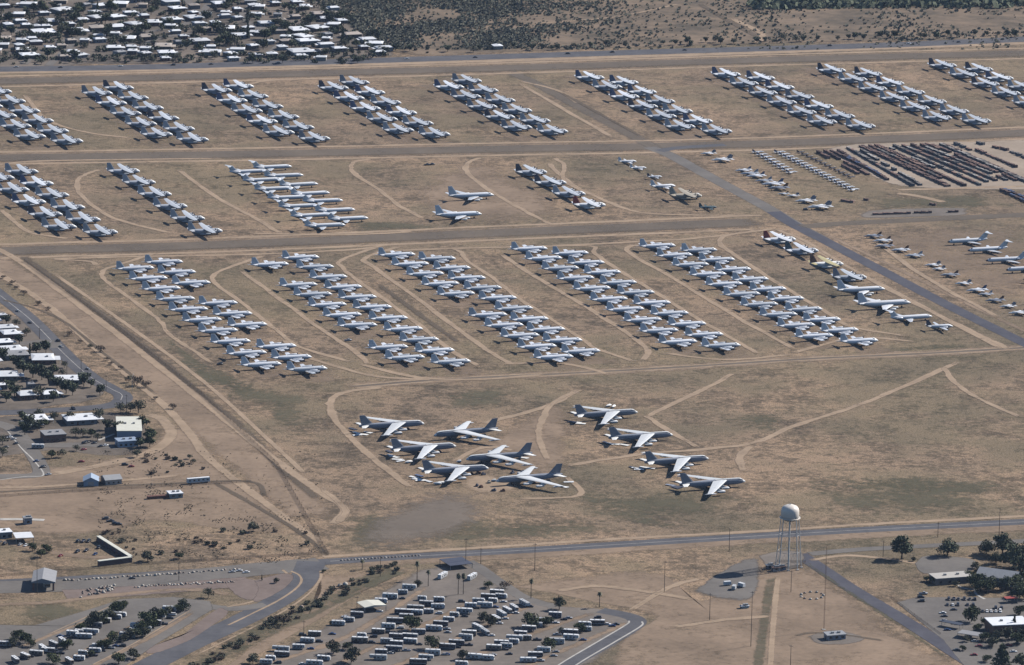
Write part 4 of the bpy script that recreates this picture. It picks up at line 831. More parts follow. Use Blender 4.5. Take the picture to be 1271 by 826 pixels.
# poles and mast
def pole(label, base, top_y, group='wooden utility poles', arm=True, steel=False):
    g = G(*base); h = (base[1] - top_y) / ppm(base[1]) / math.cos(PITCH)
    t = thing('utility_pole' if not steel else 'lamp_pole', label, 'utility pole' if not steel else 'lamp pole', g, HDG + .9, group)
    MB().tube((0, 0, 0), (0, 0, h), .22 if not steel else .14, .14 if not steel else .09, 8).build('pole', 'wood' if not steel else 'steel', t)
    if steel:
        MB().tube((0, 0, h - .2), (2.2, 0, h + .3), .07, .06, 6).build('arm', 'steel', t); MB().box(1.8, 2.8, -.2, .2, h + .2, h + .4).build('lamp_head', 'steel', t); return
    MB().box(-.09, .09, -1.3, 1.3, h - 1.0, h - .8).build('crossarm', 'wood', t)
    q = MB()
    for y in (-1.15, -.5, .5, 1.15): q.tube((0, y, h - .8), (0, y, h - .5), .07, .05, 6)
    q.build('insulator', 'steel', t)
PL = [((578, 702), 668, 'behind the black shade canopy'), ((596.7, 700), 680, 'right of the black shade canopy'), ((663.6, 708.5), 674, 'alone in dirt right of the caravan park'), ((905, 685), 655, 'below the main road left of the water tower'), ((824.5, 735), 696, 'in dirt left of the loop road'), ((880.7, 770), 736, 'in dirt below the loop road'), ((931.9, 802.5), 733, 'very tall, below the equipment box'), ((981.7, 735), 708, 'just below the water tower'), ((981, 829), 800, 'at the bottom edge below the water tower'), ((1164, 667), 648, 'between two dark trees on the main road'), ((1240, 664), 630, 'beside the tree group on the main road'), ((1096, 692), 671, 'between the mast and the lone tree'), ((46, 738), 690, 'in front of the gate canopy'), ((222, 721), 698, 'amid the boulders of the gate road'), ((472, 716), 690, 'between the main road and the scrub'), ((443, 766), 740, 'beside the cream shelter'), ((100.7, 461.6), 446, 'beside the residential road'), ((131.7, 486), 466, 'inside the road bend'), ((49, 421), 407, 'behind the side street'), ((83, 470), 448, 'behind the bend houses'), ((157, 512), 490, 'outside the road bend'), ((604, 60), 42, 'by the far highway scrub'), ((377, 795), 770, 'inside the caravan park')]
for b, ty, wh in PL: pole('brown utility pole %s' % wh, b, ty)
pole('grey steel lamp pole outside the road bend', (164, 488), 466, 'lamp poles', True, True); pole('grey steel lamp pole by the residential road', (62, 443), 425, 'lamp poles', True, True)
ms = thing('radio_mast', 'tall thin lattice mast standing beside the field shed', 'mast', G(1022.5, 782)); mh = (782 - 676) / ppm(782) / math.cos(PITCH)
for k in range(3):
    a = k * 2.094; MB().tube((.35 * math.cos(a), .35 * math.sin(a), 0), (.35 * math.cos(a), .35 * math.sin(a), mh), .06, .05, 5).build('leg', 'rust', ms)
q = MB()
for j in range(int(mh / 1.2)):
    for k in range(3): a, b = k * 2.094, (k + 1) * 2.094; q.tube((.35 * math.cos(a), .35 * math.sin(a), j * 1.2), (.35 * math.cos(b), .35 * math.sin(b), j * 1.2 + 1.2), .03, .03, 3)
q.build('bracing', 'rust', ms); MB().box(-1, 1, -1, 1, 0, .4).build('base', 'conc', ms)
# boulders, ring of rocks, bollards
def boulder(mat):
    m = MB(); prof = [(.15, 0), (.95, .05), (1.05, .5), (.75, .95), (.2, 1.15)]
    m.lathe(prof, 9); m.v = [(x * random.uniform(.8, 1.2), y * random.uniform(.8, 1.2), z * random.uniform(.85, 1.1)) for x, y, z in m.v]
    o = m.build('boulder', mat); return tag(o, 'x', 'boulder')
bo = [boulder('rock'), boulder('rock'), boulder('rockd')]
def rock(x, y, s, lab, grp): return put(random.choice(bo), G(x, y), random.uniform(0, 6), lab, grp, (s, s, s * random.uniform(.8, 1.3)))
up = sorted([(81 + i * 5.1 + random.uniform(-1.3, 1.3), 721.5 - i * .335 + random.uniform(-.8, .8)) for i in range(43)])
for i, (x, y) in enumerate(up): rock(x, y, random.uniform(.6, 1.15), 'pale boulder, %s from the gate canopy in the back row' % nth(i + 1), 'boulders lining the gate road')
lo = sorted([(168 + i * 3.3 + random.uniform(-1, 1), 729 - i * .16 + random.uniform(-1, 1)) for i in range(38)])
for i, (x, y) in enumerate(lo): rock(x, y, random.uniform(.6, 1.1), 'pale boulder, %s from left in the front row' % nth(i + 1), 'boulders lining the gate road')
cl = sorted([(100 + random.uniform(0, 42), 0) for i in range(40)]); cl = [(x, 739 - (x - 100) * .2 + random.uniform(-4.5, 3.5)) for x, _ in cl]
for i, (x, y) in enumerate(cl): rock(x, y, random.uniform(.7, 1.2), 'pale boulder, %s from left in the thick heap by the canopy' % nth(i + 1), 'boulders heaped beside the canopy')
for i in range(11):
    a = i * 2 * math.pi / 11; x, y = 1008 + 14 * math.cos(a), 740 + 4.5 * math.sin(a); rock(x, y, .9, 'boulder of the ring beside the service road, number %s clockwise' % nth(i + 1), 'ring of boulders')
for i in range(24): rock(424 + i * 4.2, 696.3 - i * .26, .75, 'pale boulder on the verge of the main road, %s from the junction' % nth(i + 1), 'boulders along the main road')
for i, (x, y) in enumerate([(422, 728), (428.5, 727), (374, 755)]): rock(x, y, 1.6, ['large white rock left of two in the green scrub', 'large white rock right of two in the green scrub', 'large white rock beside the curved road scrub'][i], 'large white rocks')
drop_unused(bo)
# fences
def fence(label, pts, h=1.8, name='wire_fence', rail='rust', post='rust'):
    g = [G(x, y) for x, y in pts]; t = thing(name, label, 'fence', g[0]); k = 0
    for a, b in zip(g, g[1:]):
        L = (b - a).length; n = max(1, int(L / 9)); a_, b_ = a - g[0], b - g[0]
        pn = MB(); u = (b - a).normalized(); nn = Vector((-u.y, u.x, 0)) * .04
        pn.add([a_ - nn, b_ - nn, b_ + nn, a_ + nn] + [v + Vector((0, 0, h)) for v in (a_ - nn, b_ - nn, b_ + nn, a_ + nn)], [(0, 3, 2, 1), (4, 5, 6, 7), (0, 1, 5, 4), (1, 2, 6, 5), (2, 3, 7, 6), (3, 0, 4, 7)])
        pn.build('mesh_panel', 'fencemesh', t)
        for i in range(n):
            if k > 95: break
            p = a_.lerp(b_, i / n); MB().tube(p, p + Vector((0, 0, h + .2)), .09, .09, 5).build('post', post, t); k += 1
    return t
m, nt, out = new_mat('wire_mesh'); bb = nd(nt, 'ShaderNodeBsdfPrincipled'); bb.inputs['Base Color'].default_value = (.14, .11, .09, 1); bb.inputs['Alpha'].default_value = .2; nt.links.new(bb.outputs[0], out.inputs[0]); M['fencemesh'] = m
fence('brown wire fence along the main road verge', [(0, 716), (90, 709), (170, 702), (250, 697), (330, 692), (400, 688)])
fence('brown wire fence crossing the bare dirt below the sheds', [(-10, 618), (90, 611), (200, 605), (312, 599)])
fence('dark wire fence along the boundary ditch', [(30, 325), (150, 410), (250, 490), (345, 578), (408, 690)], 2.2)
fence('wire fence enclosing the foot of the water tower', [(948, 708), (990, 706), (1000, 699), (965, 698), (948, 708)], 1.8, 'wire_fence', 'steel', 'steel')
fence('dark low fence edging the parking lot', [(1106, 742), (1135, 764), (1168, 788)], 1.2)
# storage yard: files of crated tooling
def crate(mat, top):
    m = MB()
    t = thing('crate_stack', 'x', 'crate stack')
    m.box(-4.4, -1.2, -1.5, 1.5, 0, 2.6).box(-1.1, 1.9, -1.4, 1.4, 0, 2.2).box(2.0, 4.4, -1.5, 1.5, 0, 2.9); m.build('crate', mat, t)
    c = MB().box(-4.3, -1.3, -1.4, 1.4, 2.604, 2.75).box(-1.0, 1.8, -1.3, 1.3, 2.204, 2.3).box(2.1, 4.3, -1.4, 1.4, 2.904, 3.0); c.build('lid', top, t); return t
kd = crate('crated', 'crated'); kb = crate('crateb', 'crateb'); kg = crate('crateg', 'crateg'); kw = crate('crateg', 'cratew'); kbl = crate('dark', 'bluepaint')
random.seed(11)
YARD = []
def yrow(x0, y0, x1, y1, ks, dens=1.0): YARD.append(((x0, y0), (x1, y1), ks, dens, nth(len(YARD) + 1)))
for r in ((1079, 182.2, 1168, 223, [kw, kb, kg]), (1120, 181.5, 1226, 227, [kw, kg, kb]), (1143, 181, 1250, 225, [kb, kw, kg], .9), (1157, 180.6, 1262, 225.5, [kd, kb], .85), (1023, 188.6, 1078, 218, [kb, kd], .9), (1014, 189.5, 1066, 217, [kb, kd], .5), (1031, 188, 1088, 215.5, [kd, kbl, kd]), (1040, 188, 1102, 224.5, [kd, kd, kbl]), (1052, 184.5, 1134, 232, [kg, kb, kg, kw]), (1060, 182.5, 1143, 231, [kw, kg, kw], .85), (1067.5, 182.5, 1176, 232.5, [kb, kd]), (1070, 182.4, 1178.5, 232.3, [kd]), (1086, 182, 1198, 232, [kb, kd, kb]), (1089, 182, 1150, 209, [kd, kb]), (1099, 182, 1160, 210, [kw], .6), (1109, 182, 1217, 231, [kg, kb, kg]), (1131, 181, 1237, 225.5, [kb, kg, kd]), (1149, 179.5, 1166, 187, [kb]), (1167, 180, 1276, 228, [kw, kg, kw]), (1170, 180, 1279, 227.5, [kg, kd]), (1189, 196, 1234, 215, [kd, kb]), (1184, 179, 1206, 188, [kg, kb], .9), (1211, 187, 1262, 209, [kb, kd]), (1212, 178.5, 1252, 188, [kg, kd, kb], .7), (1254, 189, 1282, 201, [kg]), (1242, 236.5, 1290, 260, [kbl, kd]), (1246.5, 236, 1294, 258, [kd, kbl])): yrow(*r)
YARD = [(a, b, ks, d, ('%s yard file from left' % nth(i + 1)) if a[1] < 230 else ['first', 'second'][a[0] > 1244] + ' separate dark file before the yard') for i, (a, b, ks, d, _) in enumerate(sorted(YARD, key=lambda t: (t[0][1] > 230, t[0][0] - (t[0][1] - 182) * 2.2)))]
for a, b, ks, dens, nm in YARD:
    p, q = G(*a), G(*b); L = (q - p).length; n = int(L / 9.1); rz = math.atan2((q - p).y, (q - p).x); j = 0
    for i in range(n):
        if random.random() > dens: continue
        j += 1
        put(random.choice(ks), p.lerp(q, (i + .5) / n), rz + random.gauss(0, .02), 'stack of crated tooling, %s from far end of %s' % (nth(j), nm), 'crate stacks in the storage yard', (1.02, random.uniform(.75, 1.0), random.uniform(.6, .95)))
for i, (x, y, s) in enumerate([(1092, 267, 1.4), (1106, 266.5, 1.3), (1122, 266, 1.3), (1141, 265, 1), (1150, 265, 1), (1183, 264, 1), (1052, 251, 1.4), (1075, 249, .5), (1158, 255, .7)]):
    put([kb, kb, kb, kd, kd, kd, kb, kd, kd][i], G(x, y), HDG - (.1 if i < 6 else .9), 'lone crate stack on the pad before the yard, %s from left' % nth(sorted([1092, 1106, 1122, 1141, 1150, 1183, 1052, 1075, 1158]).index(x) + 1), 'lone crate stacks', (s, .8, .7))
drop_unused([kd, kb, kg, kw, kbl])
# ------------------------------------------------------------------ trees, shrubs, scrub
random.seed(23)
def leaf_quads(m, c, r, n, s):
    """n small leaf sprays spread through an uneven ball"""
    for _ in range(n):
        while True:
            p = Vector((random.uniform(-1, 1), random.uniform(-1, 1), random.uniform(-1, 1)))
            if .25 < p.length < 1: break
        q = Vector(c) + Vector((p.x * r[0], p.y * r[1], p.z * r[2]))
        a = Vector((random.gauss(0, 1), random.gauss(0, 1), random.gauss(0, 1))).normalized(); b = a.orthogonal().normalized(); c2 = (a.cross(b) + p * .3).normalized()
        k = s * random.uniform(.6, 1.4); b *= k; c2 *= k * random.uniform(.5, .9)
        m.add([q - b - c2 * .6, q + b * .3 - c2, q + b + c2 * .5, q - b * .2 + c2], [(0, 1, 2, 3)])
def tree(name, H, W, leaf, n, s, trunk_h=.3, shape='round', lumps=9):
    t = thing(name, 'x', 'tree'); tr = MB(); cr = MB()
    tr.tube((0, 0, 0), (W * .02, 0, H * trunk_h), H * .035, H * .024, 8)
    for k in range(lumps):
        a = k * 2.4 + random.uniform(-.4, .4)
        if shape == 'round': rr = W * .34 * math.sqrt((k + .4) / lumps); z = H * random.uniform(trunk_h + .14, .82) if k else H * .8; br = W * random.uniform(.17, .27)
        elif shape == 'cone': f = k / (lumps - 1); rr = W * .22 * (1 - f); z = H * (trunk_h + .1 + (.86 - trunk_h) * f); br = W * (.36 * (1 - f) + .09)
        else: rr = W * .4 * math.sqrt((k + .3) / lumps); z = H * random.uniform(.4, .75); br = W * random.uniform(.16, .24)
        c = (rr * math.cos(a), rr * math.sin(a), z)
        tr.tube((0, 0, H * trunk_h * random.uniform(.6, 1)), (c[0] * .85, c[1] * .85, c[2] * .95), H * .014, H * .005, 5)
        leaf_quads(cr, c, (br, br, br * random.uniform(.65, .95)), n // lumps, s)
    tr.build('trunk', 'bark', t); cr.build('crown', leaf, t); return t
def palm(H):
    t = thing('palm_tree', 'x', 'palm tree'); tr = MB()
    for i in range(6): tr.tube((.05 * math.sin(i), 0, H * i / 6), (.05 * math.sin(i + 1), 0, H * (i + 1) / 6), .3 - .02 * i, .28 - .02 * i, 8)
    tr.build('trunk', 'bark', t); cr = MB()
    for k in range(46):
        a = k * 2.399; el = random.uniform(-1.1, 1.2); L = random.uniform(1.5, 2.4); d = Vector((math.cos(a), math.sin(a), 0)); sd = Vector((-d.y, d.x, 0)); p = Vector((0, 0, H)); prev = None
        for j in range(5):
            f = j / 4; q = p + d * (L * f * math.cos(el * (1 - f * .3))) + Vector((0, 0, L * (math.sin(el) * f - .45 * f * f))); w = .42 * math.sin(math.pi * min(1, .15 + f * .85)) + .05
            cur = (q - sd * w, q + sd * w)
            if prev: cr.add([prev[0], prev[1], cur[1], cur[0]], [(0, 1, 2, 3)])
            prev = cur
    leaf_quads(cr, (0, 0, H - 1.0), (.8, .8, 1.2), 40, .4); cr.build('crown', 'leafo', t); return t
def bush(name, W, H, leaf, n, s):
    t = thing(name, 'x', 'shrub'); tr = MB(); cr = MB()
    for k in range(5):
        a = k * 1.3; c = (W * .28 * math.cos(a), W * .28 * math.sin(a), H * random.uniform(.4, .65)); tr.tube((0, 0, 0), c, .09, .03, 5); leaf_quads(cr, c, (W * .26, W * .26, H * .4), n // 5, s)
    tr.build('stem', 'bark', t); cr.build('foliage', leaf, t); return t
tA = tree('shade_tree', 7.5, 8, 'leafd', 420, .55); tB = tree('shade_tree', 7.5, 8.5, 'leafg', 420, .55); tC = tree('shade_tree', 7, 9, 'leafo', 340, .5); tD = tree('cypress_tree', 10, 3.2, 'leafd', 360, .5, .08, 'cone', 10)
tE = tree('conifer_tree', 12, 8, 'leafd', 900, .55, .12, 'cone', 12); tF = tree('mesquite_tree', 5, 8.5, 'leafb', 360, .35, .2, 'flat', 10)
tBig = tree('shade_tree', 13, 12, 'leafd', 1500, .5, .25, 'round', 15); tBig2 = tree('shade_tree', 11, 14, 'leafd', 1300, .5, .2, 'round', 14); tRnd = tree('shade_tree', 7, 10, 'leafg', 1000, .42, .2, 'round', 12); tRnd2 = tree('shade_tree', 7, 9, 'leafo', 900, .42, .22, 'round', 12)
bA = bush('desert_shrub', 4, 2.2, 'shrub', 180, .4); bB = bush('desert_shrub', 4.5, 2.6, 'shrub', 200, .4); bC = bush('desert_shrub', 3.5, 2, 'leafb', 140, .35)
protos = [tA, tB, tC, tD, tE, tF, tBig, tBig2, tRnd, tRnd2, bA, bB, bC]
def plant(pr, x, y, s, lab, grp):
    return put(pr, G(x, y), random.uniform(0, 6.28), lab, grp, (s, s, s * random.uniform(.88, 1.12)))
# far suburb: trees between the bungalows
far = []
def clear(x, y, L, r=6):
    return all(abs(x - hx) > 9 or abs(y - hy) > 2.2 for hx, hy, _ in L)
while len(far) < 150:
    x, y = random.uniform(-20, 490), random.uniform(-18, 79)
    if x > 400 + (y + 5) * 1.25 or not clear(x, y, hl): continue
    far.append((x, y, plant(random.choices([tA, tB, tC, tD], [6, 2, 3, .5])[0], x, y, random.uniform(.7, 1.6), 'x', 'trees of the far suburb')))
more = MB()
for k in range(760):
    x, y = random.uniform(-30, 480), random.uniform(-22, 79)
    if x > 400 + (y + 5) * 1.25 or not clear(x, y, hl): continue
    g = G(x, y); s = random.uniform(1.6, 3.8)
    for j in range(3): leaf_quads(more, g + Vector((random.gauss(0, s * .6), random.gauss(0, s * .6), s * random.uniform(.6, 1.0))), (s * .8, s * .8, s * .8), 26, .75)
mo = more.build('suburb_foliage', 'leafd'); mo['kind'] = 'stuff'; mo['label'] = 'dense dark garden greenery filling the gaps of the far suburb'
bands(far, 8, 'dark tree among far bungalows, {o} from left in {b} band from the highway')
near = []
for (x, y, s, p) in [(8, 400, .9, tA), (20, 403, .7, tC), (33, 415, .7, tC), (24, 426, .9, tA), (45, 438, 1.1, tA), (57, 436, 1.0, tA), (37, 440, .8, tD), (20, 455, 1.3, tA), (29, 463, 1.4, tA), (41, 467, 1.5, tA), (52, 470, 1.3, tA), (60, 475, 1.2, tA), (66, 463, .9, tB), (71, 480, 1.1, tA), (82, 487, 1.3, tA), (90, 489, 1.0, tA), (104, 478, 1.2, tA), (113, 479, .8, tA), (124, 489, .9, tA), (48, 492, 1.0, tC), (18, 490, 1.2, tA), (8, 497, 1.1, tA), (66, 497, .9, tA), (3, 445, 1.1, tA), (13, 484, 1.0, tA), (80, 455, .6, tC), (77, 465, .6, tC),
                   (27, 519, .8, tA), (48, 517, .8, tC), (67, 521, .8, tC), (36, 530, 1.2, tA), (46, 533, 1.0, tA), (55, 528, .8, tB), (87, 521, .9, tC), (123, 520, 1.0, tC), (133, 532, .9, tA), (146, 536, 1.0, tA), (94, 540, .9, tC), (103, 541, .8, tC), (113, 540, .8, tB), (121, 545, .7, tC), (177, 530, 1.1, tB), (186, 545, 1.2, tB), (186, 553, 1.0, tB), (150, 511, .9, tC), (162, 510, 1.0, tC), (172, 511, 1.1, tC), (174, 554, .9, tA), (31, 538, 1.1, tA), (64, 567, .7, tB), (77, 566, .7, tC), (95, 558, .6, tC), (3, 550, .9, tC), (3, 565, .8, tC)]:
    near.append((x, y, plant(p, x, y + 2, s * 1.12, 'x', 'trees around the road bend houses')))
bands(near, 6, 'tree around the road-bend houses, {o} from left in {b} row from the front')
ND = [(48, 378, .8), (60, 384, .7), (86, 416, .8), (125, 436, 1.2), (133, 447, .7), (138, 452, .6), (150, 458, .7), (160, 474, .8), (170, 478, 1.5), (181, 480, 1.2), (215, 507, .9), (193, 495, .6), (170, 567, 1.0), (182, 568, .8), (235, 569, .6), (240, 575, .6), (15, 352, .8), (30, 365, .9), (20, 358, .7), (4, 345, .7), (100, 425, .6), (112, 432, .6)]
nd_ = []
for (x, y, s) in ND: nd_.append((x, y, plant(random.choice([tC, tF, tF]), x, y + 1, s * .85, 'x', 'scraggy trees on the bare boundary strip')))
bands(nd_, 3, 'scraggy tree on the bare boundary strip, {o} from left in {b} group from front')
hw = []
for i in range(64):
    x = 470 + i * 12.6 + random.uniform(-5, 5); y = 70 - (x - 480) * .0265 - random.choice([2.5, 3.5, 4.5, 5.5, 5]) + random.uniform(-1.5, 1.0)
    hw.append((x, y, plant(random.choice([tA, tC, tA, bA]), x, y, random.uniform(.55, 1.05), 'x', 'shrubby trees along the far highway')))
for i, t in enumerate(sorted(hw, key=lambda t: t[0])): t[2]['label'] = 'dark shrubby tree beside the far highway, %s from left' % nth(i + 1)
hw2 = []
for i in range(34):
    x = i * 14 + random.uniform(-5, 5); hw2.append((x, 0, plant(random.choice([tA, tC, bA]), x, 85 - x * .026 - random.uniform(3.2, 6.5), random.uniform(.5, .9), 'x', 'trees before the suburb by the highway')))
for i, t in enumerate(sorted(hw2, key=lambda t: t[0])): t[2]['label'] = 'small tree on the suburb side of the highway, %s from left' % nth(i + 1)
# foreground trees one by one
FG = [(tBig, 1119, 694, 1.0, 'tall dark tree standing alone in front of the mown verge'), (tBig2, 1176, 690, .82, 'broad dark double tree behind the pale school roof'), (tBig2, 1224, 688, .72, 'dark round tree left of the tree group by the main road'), (tBig, 1244, 690, .85, 'tallest tree of the group beside the main road'), (tBig2, 1258, 706, 1.15, 'largest dark tree behind the gabled hall'), (tBig2, 1275, 694, .8, 'dark tree cut by the right edge'), (tBig, 1271, 722, .75, 'dark tree right of the gabled hall'),
      (tRnd2, 1210, 706, .5, 'small olive tree between two pale roofs'), (tRnd, 1212, 729, .95, 'dark tree in front of the gabled hall'), (tRnd, 1224, 736, .9, 'dark tree in the shade below the gabled hall'), (tRnd, 1206, 772, .95, 'round green tree in the middle of the parking lot'), (tE, 1243, 836, 1.25, 'big dark conifer at the bottom right corner'), (tRnd2, 1252, 794, .8, 'olive tree in front of the white-roofed store'), (tRnd2, 1237, 796, .7, 'pale olive shrub tree below the parking lot trees'), (tD, 1258.5, 786, .8, 'narrow dark cypress in front of the white-roofed store'), (tRnd, 1150, 722, .4, 'small dark tree at the left end of the school'), (tRnd, 1195, 808, .35, 'small bush tree beside the service road'), (tRnd2, 1134, 697, .3, 'small round bush left of the tree shadows'), (tRnd, 1268, 736, .8, 'dark tree above the red awning'),
      (tBig2, 228, 757, .62, 'bushy dark tree behind the white caravan by the loop'), (tRnd, 22, 794, .75, 'dark tree left of a clump in the lot'), (tRnd, 31, 799, .85, 'dark tree right of a clump in the lot'), (tRnd2, 15, 803, .7, 'low dark tree in front of a clump in the lot'), (tRnd, 84, 806, .75, 'round green tree at the head of a caravan row'), (tRnd2, 118, 778, 1.1, 'large dark tree shading the upper caravan row'), (tRnd, 147, 762, 1.0, 'dark tree at the end of the upper caravan row'), (tRnd2, 137, 769, .8, 'green tree within the upper caravan row'), (tRnd, 184, 780, 1.2, 'large dark tree shading the middle caravan row'), (tRnd2, 193, 771, .9, 'olive tree behind the middle caravan row'), (tRnd, 140, 797, .75, 'green bush tree at the lower caravan row'), (tRnd2, 162, 793, .9, 'tree over a white caravan at the lower row'), (tRnd, 126, 806, .7, 'low green tree beside two small caravans'), (tRnd, 147, 825, .9, 'dark bush tree at the bottom of the lot'), (tRnd2, 166, 818, .85, 'sprawling shrub tree beside the parking kerb'), (tRnd, 66, 824, .9, 'dark tree at the bottom edge of the lot'),
      (tF, 352, 776, 1.25, 'olive roadside tree casting a long shadow by the curve'), (tC, 259, 742, .75, 'bare brown tree in the pale dirt island'), (tRnd2, 314, 660, .8, 'lone bush tree in bare dirt above the road'), (tRnd2, 183, 697, .85, 'bush tree right of the yellow-topped bay'), (tRnd, 222, 694, .6, 'small bush tree behind the boulder road'), (tRnd, 58, 686, .7, 'dark tree before the carport'), (tRnd, 51, 692, .65, 'dark tree behind the gate canopy'), (tRnd, 40, 684, .6, 'dark tree beside the carport vehicles'),
      (tRnd, 511, 784, 1.15, 'large round green tree among the caravans'), (tRnd, 536, 806, .95, 'round green tree between caravans by the lower lane'), (tRnd2, 574, 819, .7, 'small dark tree at the lower caravan row'), (tRnd2, 414, 812, 1.0, 'broad olive tree beside the curved park lane'), (tRnd2, 436, 823, 1.1, 'broad dark tree at the bottom of the park'), (tRnd, 431, 807, .65, 'dark tree next to a tan caravan'), (tRnd, 606, 730, .62, 'small dark tree at the caravan park entrance'), (tF, 627, 731, 1.0, 'bare grey tree at the caravan park entrance'), (tBig, 694, 757, .62, 'tall round dark tree by the park loop'), (tRnd, 658, 779, 1.05, 'large dark tree shading the right caravan row'), (tRnd, 679, 777, .8, 'second dark tree shading the right caravan row'), (tRnd2, 600, 772, .75, 'olive tree left of the angled caravans'), (tRnd2, 609, 777, .85, 'olive tree below the angled caravans'), (tRnd, 681, 806, .9, 'dark tree over a white caravan near the loop road'), (tRnd2, 697, 787, .5, 'small green tree beside long caravans'), (tRnd, 720, 785, .75, 'dark tree over the caravans near the loop'), (tRnd2, 519, 728, .55, 'bush beneath two palms'), (tRnd, 412, 776, .35, 'small round tree behind a silver caravan'), (tRnd2, 314, 824, .8, 'green bush tree at the bottom left of the park'), (tD, 325, 721, .32, 'small dark tree on the junction island'), (tRnd2, 343, 724, .4, 'bush on the junction island'), (tRnd, 402, 711, .3, 'small bush at the junction corner')]
mass = [(tRnd, 1217, 735, 1.0), (tBig2, 1232, 732, .8), (tBig, 1248, 733, .75), (tRnd, 1262, 730, 1.2), (tBig2, 1262, 742, .7), (tRnd, 1271, 745, 1.1), (tRnd, 1203, 719, .8), (tRnd2, 1215, 714, .7), (tBig, 1264, 705, .8), (tBig2, 1236, 700, .7), (tRnd2, 1186, 728, .5), (tRnd, 1160, 724, .6), (tRnd, 1223, 796, .8), (tRnd2, 1232, 803, .9), (tRnd, 1262, 800, .9), (tRnd2, 1270, 793, .9), (tRnd, 1213, 784, .6), (tRnd2, 1200, 797, .5), (tRnd, 1222, 776, .6), (tBig2, 1268, 828, .8), (tRnd, 1225, 822, .6), (tRnd, 1266, 764, .8)]
bands([(x, y, plant(p, x, y, s * 1.1, 'x', 'trees massed round the halls')) for p, x, y, s in mass], 3, 'dark tree massed round the halls and lots, {o} from left in {b} row from front')
lotm = [(tRnd, 100, 784, .8), (tRnd2, 109, 780, .9), (tRnd, 125, 774, 1.0), (tRnd, 131, 768, .8), (tRnd2, 143, 758, .9), (tRnd, 152, 757, .8), (tRnd, 176, 786, .9), (tRnd2, 180, 791, .8), (tRnd, 170, 792, .8), (tRnd, 200, 770, .9), (tRnd2, 209, 763, .7), (tRnd, 133, 806, .8), (tRnd2, 153, 797, .7), (tRnd, 222, 760, .7), (tRnd, 78, 806, .6), (tRnd, 38, 803, .7), (tRnd, 113, 815, .6)]
bands([(x, y, plant(p, x, y, s * 1.05, 'x', 'trees shading the caravan lot')) for p, x, y, s in lotm], 2, 'dark tree shading the small caravan lot, {o} from left in {b} row from front')
for p, x, y, s, lab in FG: plant(p, x, y, s * (1.35 if x > 1100 else 1.15), lab, 'trees of the foreground')
pm = palm(10)
for (x, y, ty, lab) in [(449.6, 707.5, 696, 'short thick palm beside the main road'), (517.7, 720, 698, 'slim palm standing above the bush'), (531.5, 728, 709, 'dense palm right of the bush'), (568.7, 738, 713, 'left palm of two below the black canopy'), (575, 738, 713, 'right palm of two below the black canopy'), (659, 743, 720, 'single tall palm by the park fence'), (744, 754, 736, 'palm nearest the loop road corner')]:
    h = (y - ty) / ppm(y) / math.cos(PITCH); put(pm, G(x, y), x, lab, 'palms around the caravan park', (.9, .9, h / 10))
sb = []
for t in range(90):
    f = t / 89; x = 232 + f * 262 + random.uniform(-6, 6); y = 838 - f * 134 + 14 * math.sin(f * 3.1) * (-.6) + random.uniform(-7, 7)
    sb.append((x, y, plant(random.choice([bA, bB, bB, bC]), x, y, random.uniform(.6, 1.2), 'x', 'shrubs along the wash by the curved road')))
bands(sb, 2, 'green shrub in the curved-road wash, {o} from left in {b} half')
sv = []
for i in range(46):
    x, y = random.choice([(random.uniform(165, 330), random.uniform(668, 692)), (random.uniform(120, 180), random.uniform(660, 690)), (random.uniform(150, 260), random.uniform(560, 590)), (random.uniform(200, 400), random.uniform(650, 688))])
    sv.append((x, y, plant(random.choice([bA, bB, bC, bC]), x, y, random.uniform(.5, 1.2), 'x', 'scattered shrubs on the waste ground')))
bands(sv, 4, 'low shrub on the waste ground, {o} from left in {b} band from the road')
drop_unused(protos)
# desert scrub beyond the highway: one mass nobody could count
def scrub(name, n, area, size, mat, dens):
    m = MB(); k = 0
    while k < n:
        x, y = random.uniform(area[0], area[2]), random.uniform(area[1], area[3])
        if random.random() > dens(x, y): continue
        k += 1; g = G(x, y); s = size * random.uniform(.5, 1.5); h = s * random.uniform(.5, .9)
        for _ in range(6):
            a, e = random.uniform(0, 6.28), random.uniform(.1, 1.0); c = g + Vector((math.cos(a) * s * .4, math.sin(a) * s * .4, h * e)); u = Vector((random.gauss(0, 1), random.gauss(0, 1), random.gauss(0, .6))).normalized() * s * .45; v = u.orthogonal().normalized() * s * .4
            m.add([c - u - v, c + u - v * .6, c + u * .8 + v, c - u * .7 + v], [(0, 1, 2, 3)])
    o = m.build(name, mat); o['kind'] = 'stuff'; o['label'] = 'dark desert scrub covering the land beyond the highway'; return o
from mathutils import noise as mnoise
def dn(x, y):
    v = mnoise.noise(Vector((x * .012, y * .06, 3))) * .5 + .5
    if x < 380 + (y + 5) * 1.45: return 0
    if abs(y - (4 + (x - 866) * .55)) < 3 and x > 860: return .05
    w = 1.0 if x < 600 else max(.1, 1 - (x - 600) / 200)
    return w * max(.04, min(1, (v - .3) * 2.4))
scrub('desert_scrub', 14000, (380, -30, 1300, 62), 1.85, 'scrub', dn)
scrub('desert_treeline', 2200, (930, -16, 1310, 12), 5.0, 'leafd', lambda x, y: 1 if abs(y - (7 - (x - 960) * .012)) < 5 or y < -2 else .12)
scrub('dry_weeds', 1800, (120, 560, 400, 700), .55, 'weed', lambda x, y: max(0, mnoise.noise(Vector((x * .05, y * .12, 9))) * 1.6) if y > 640 or x < 240 else .03)
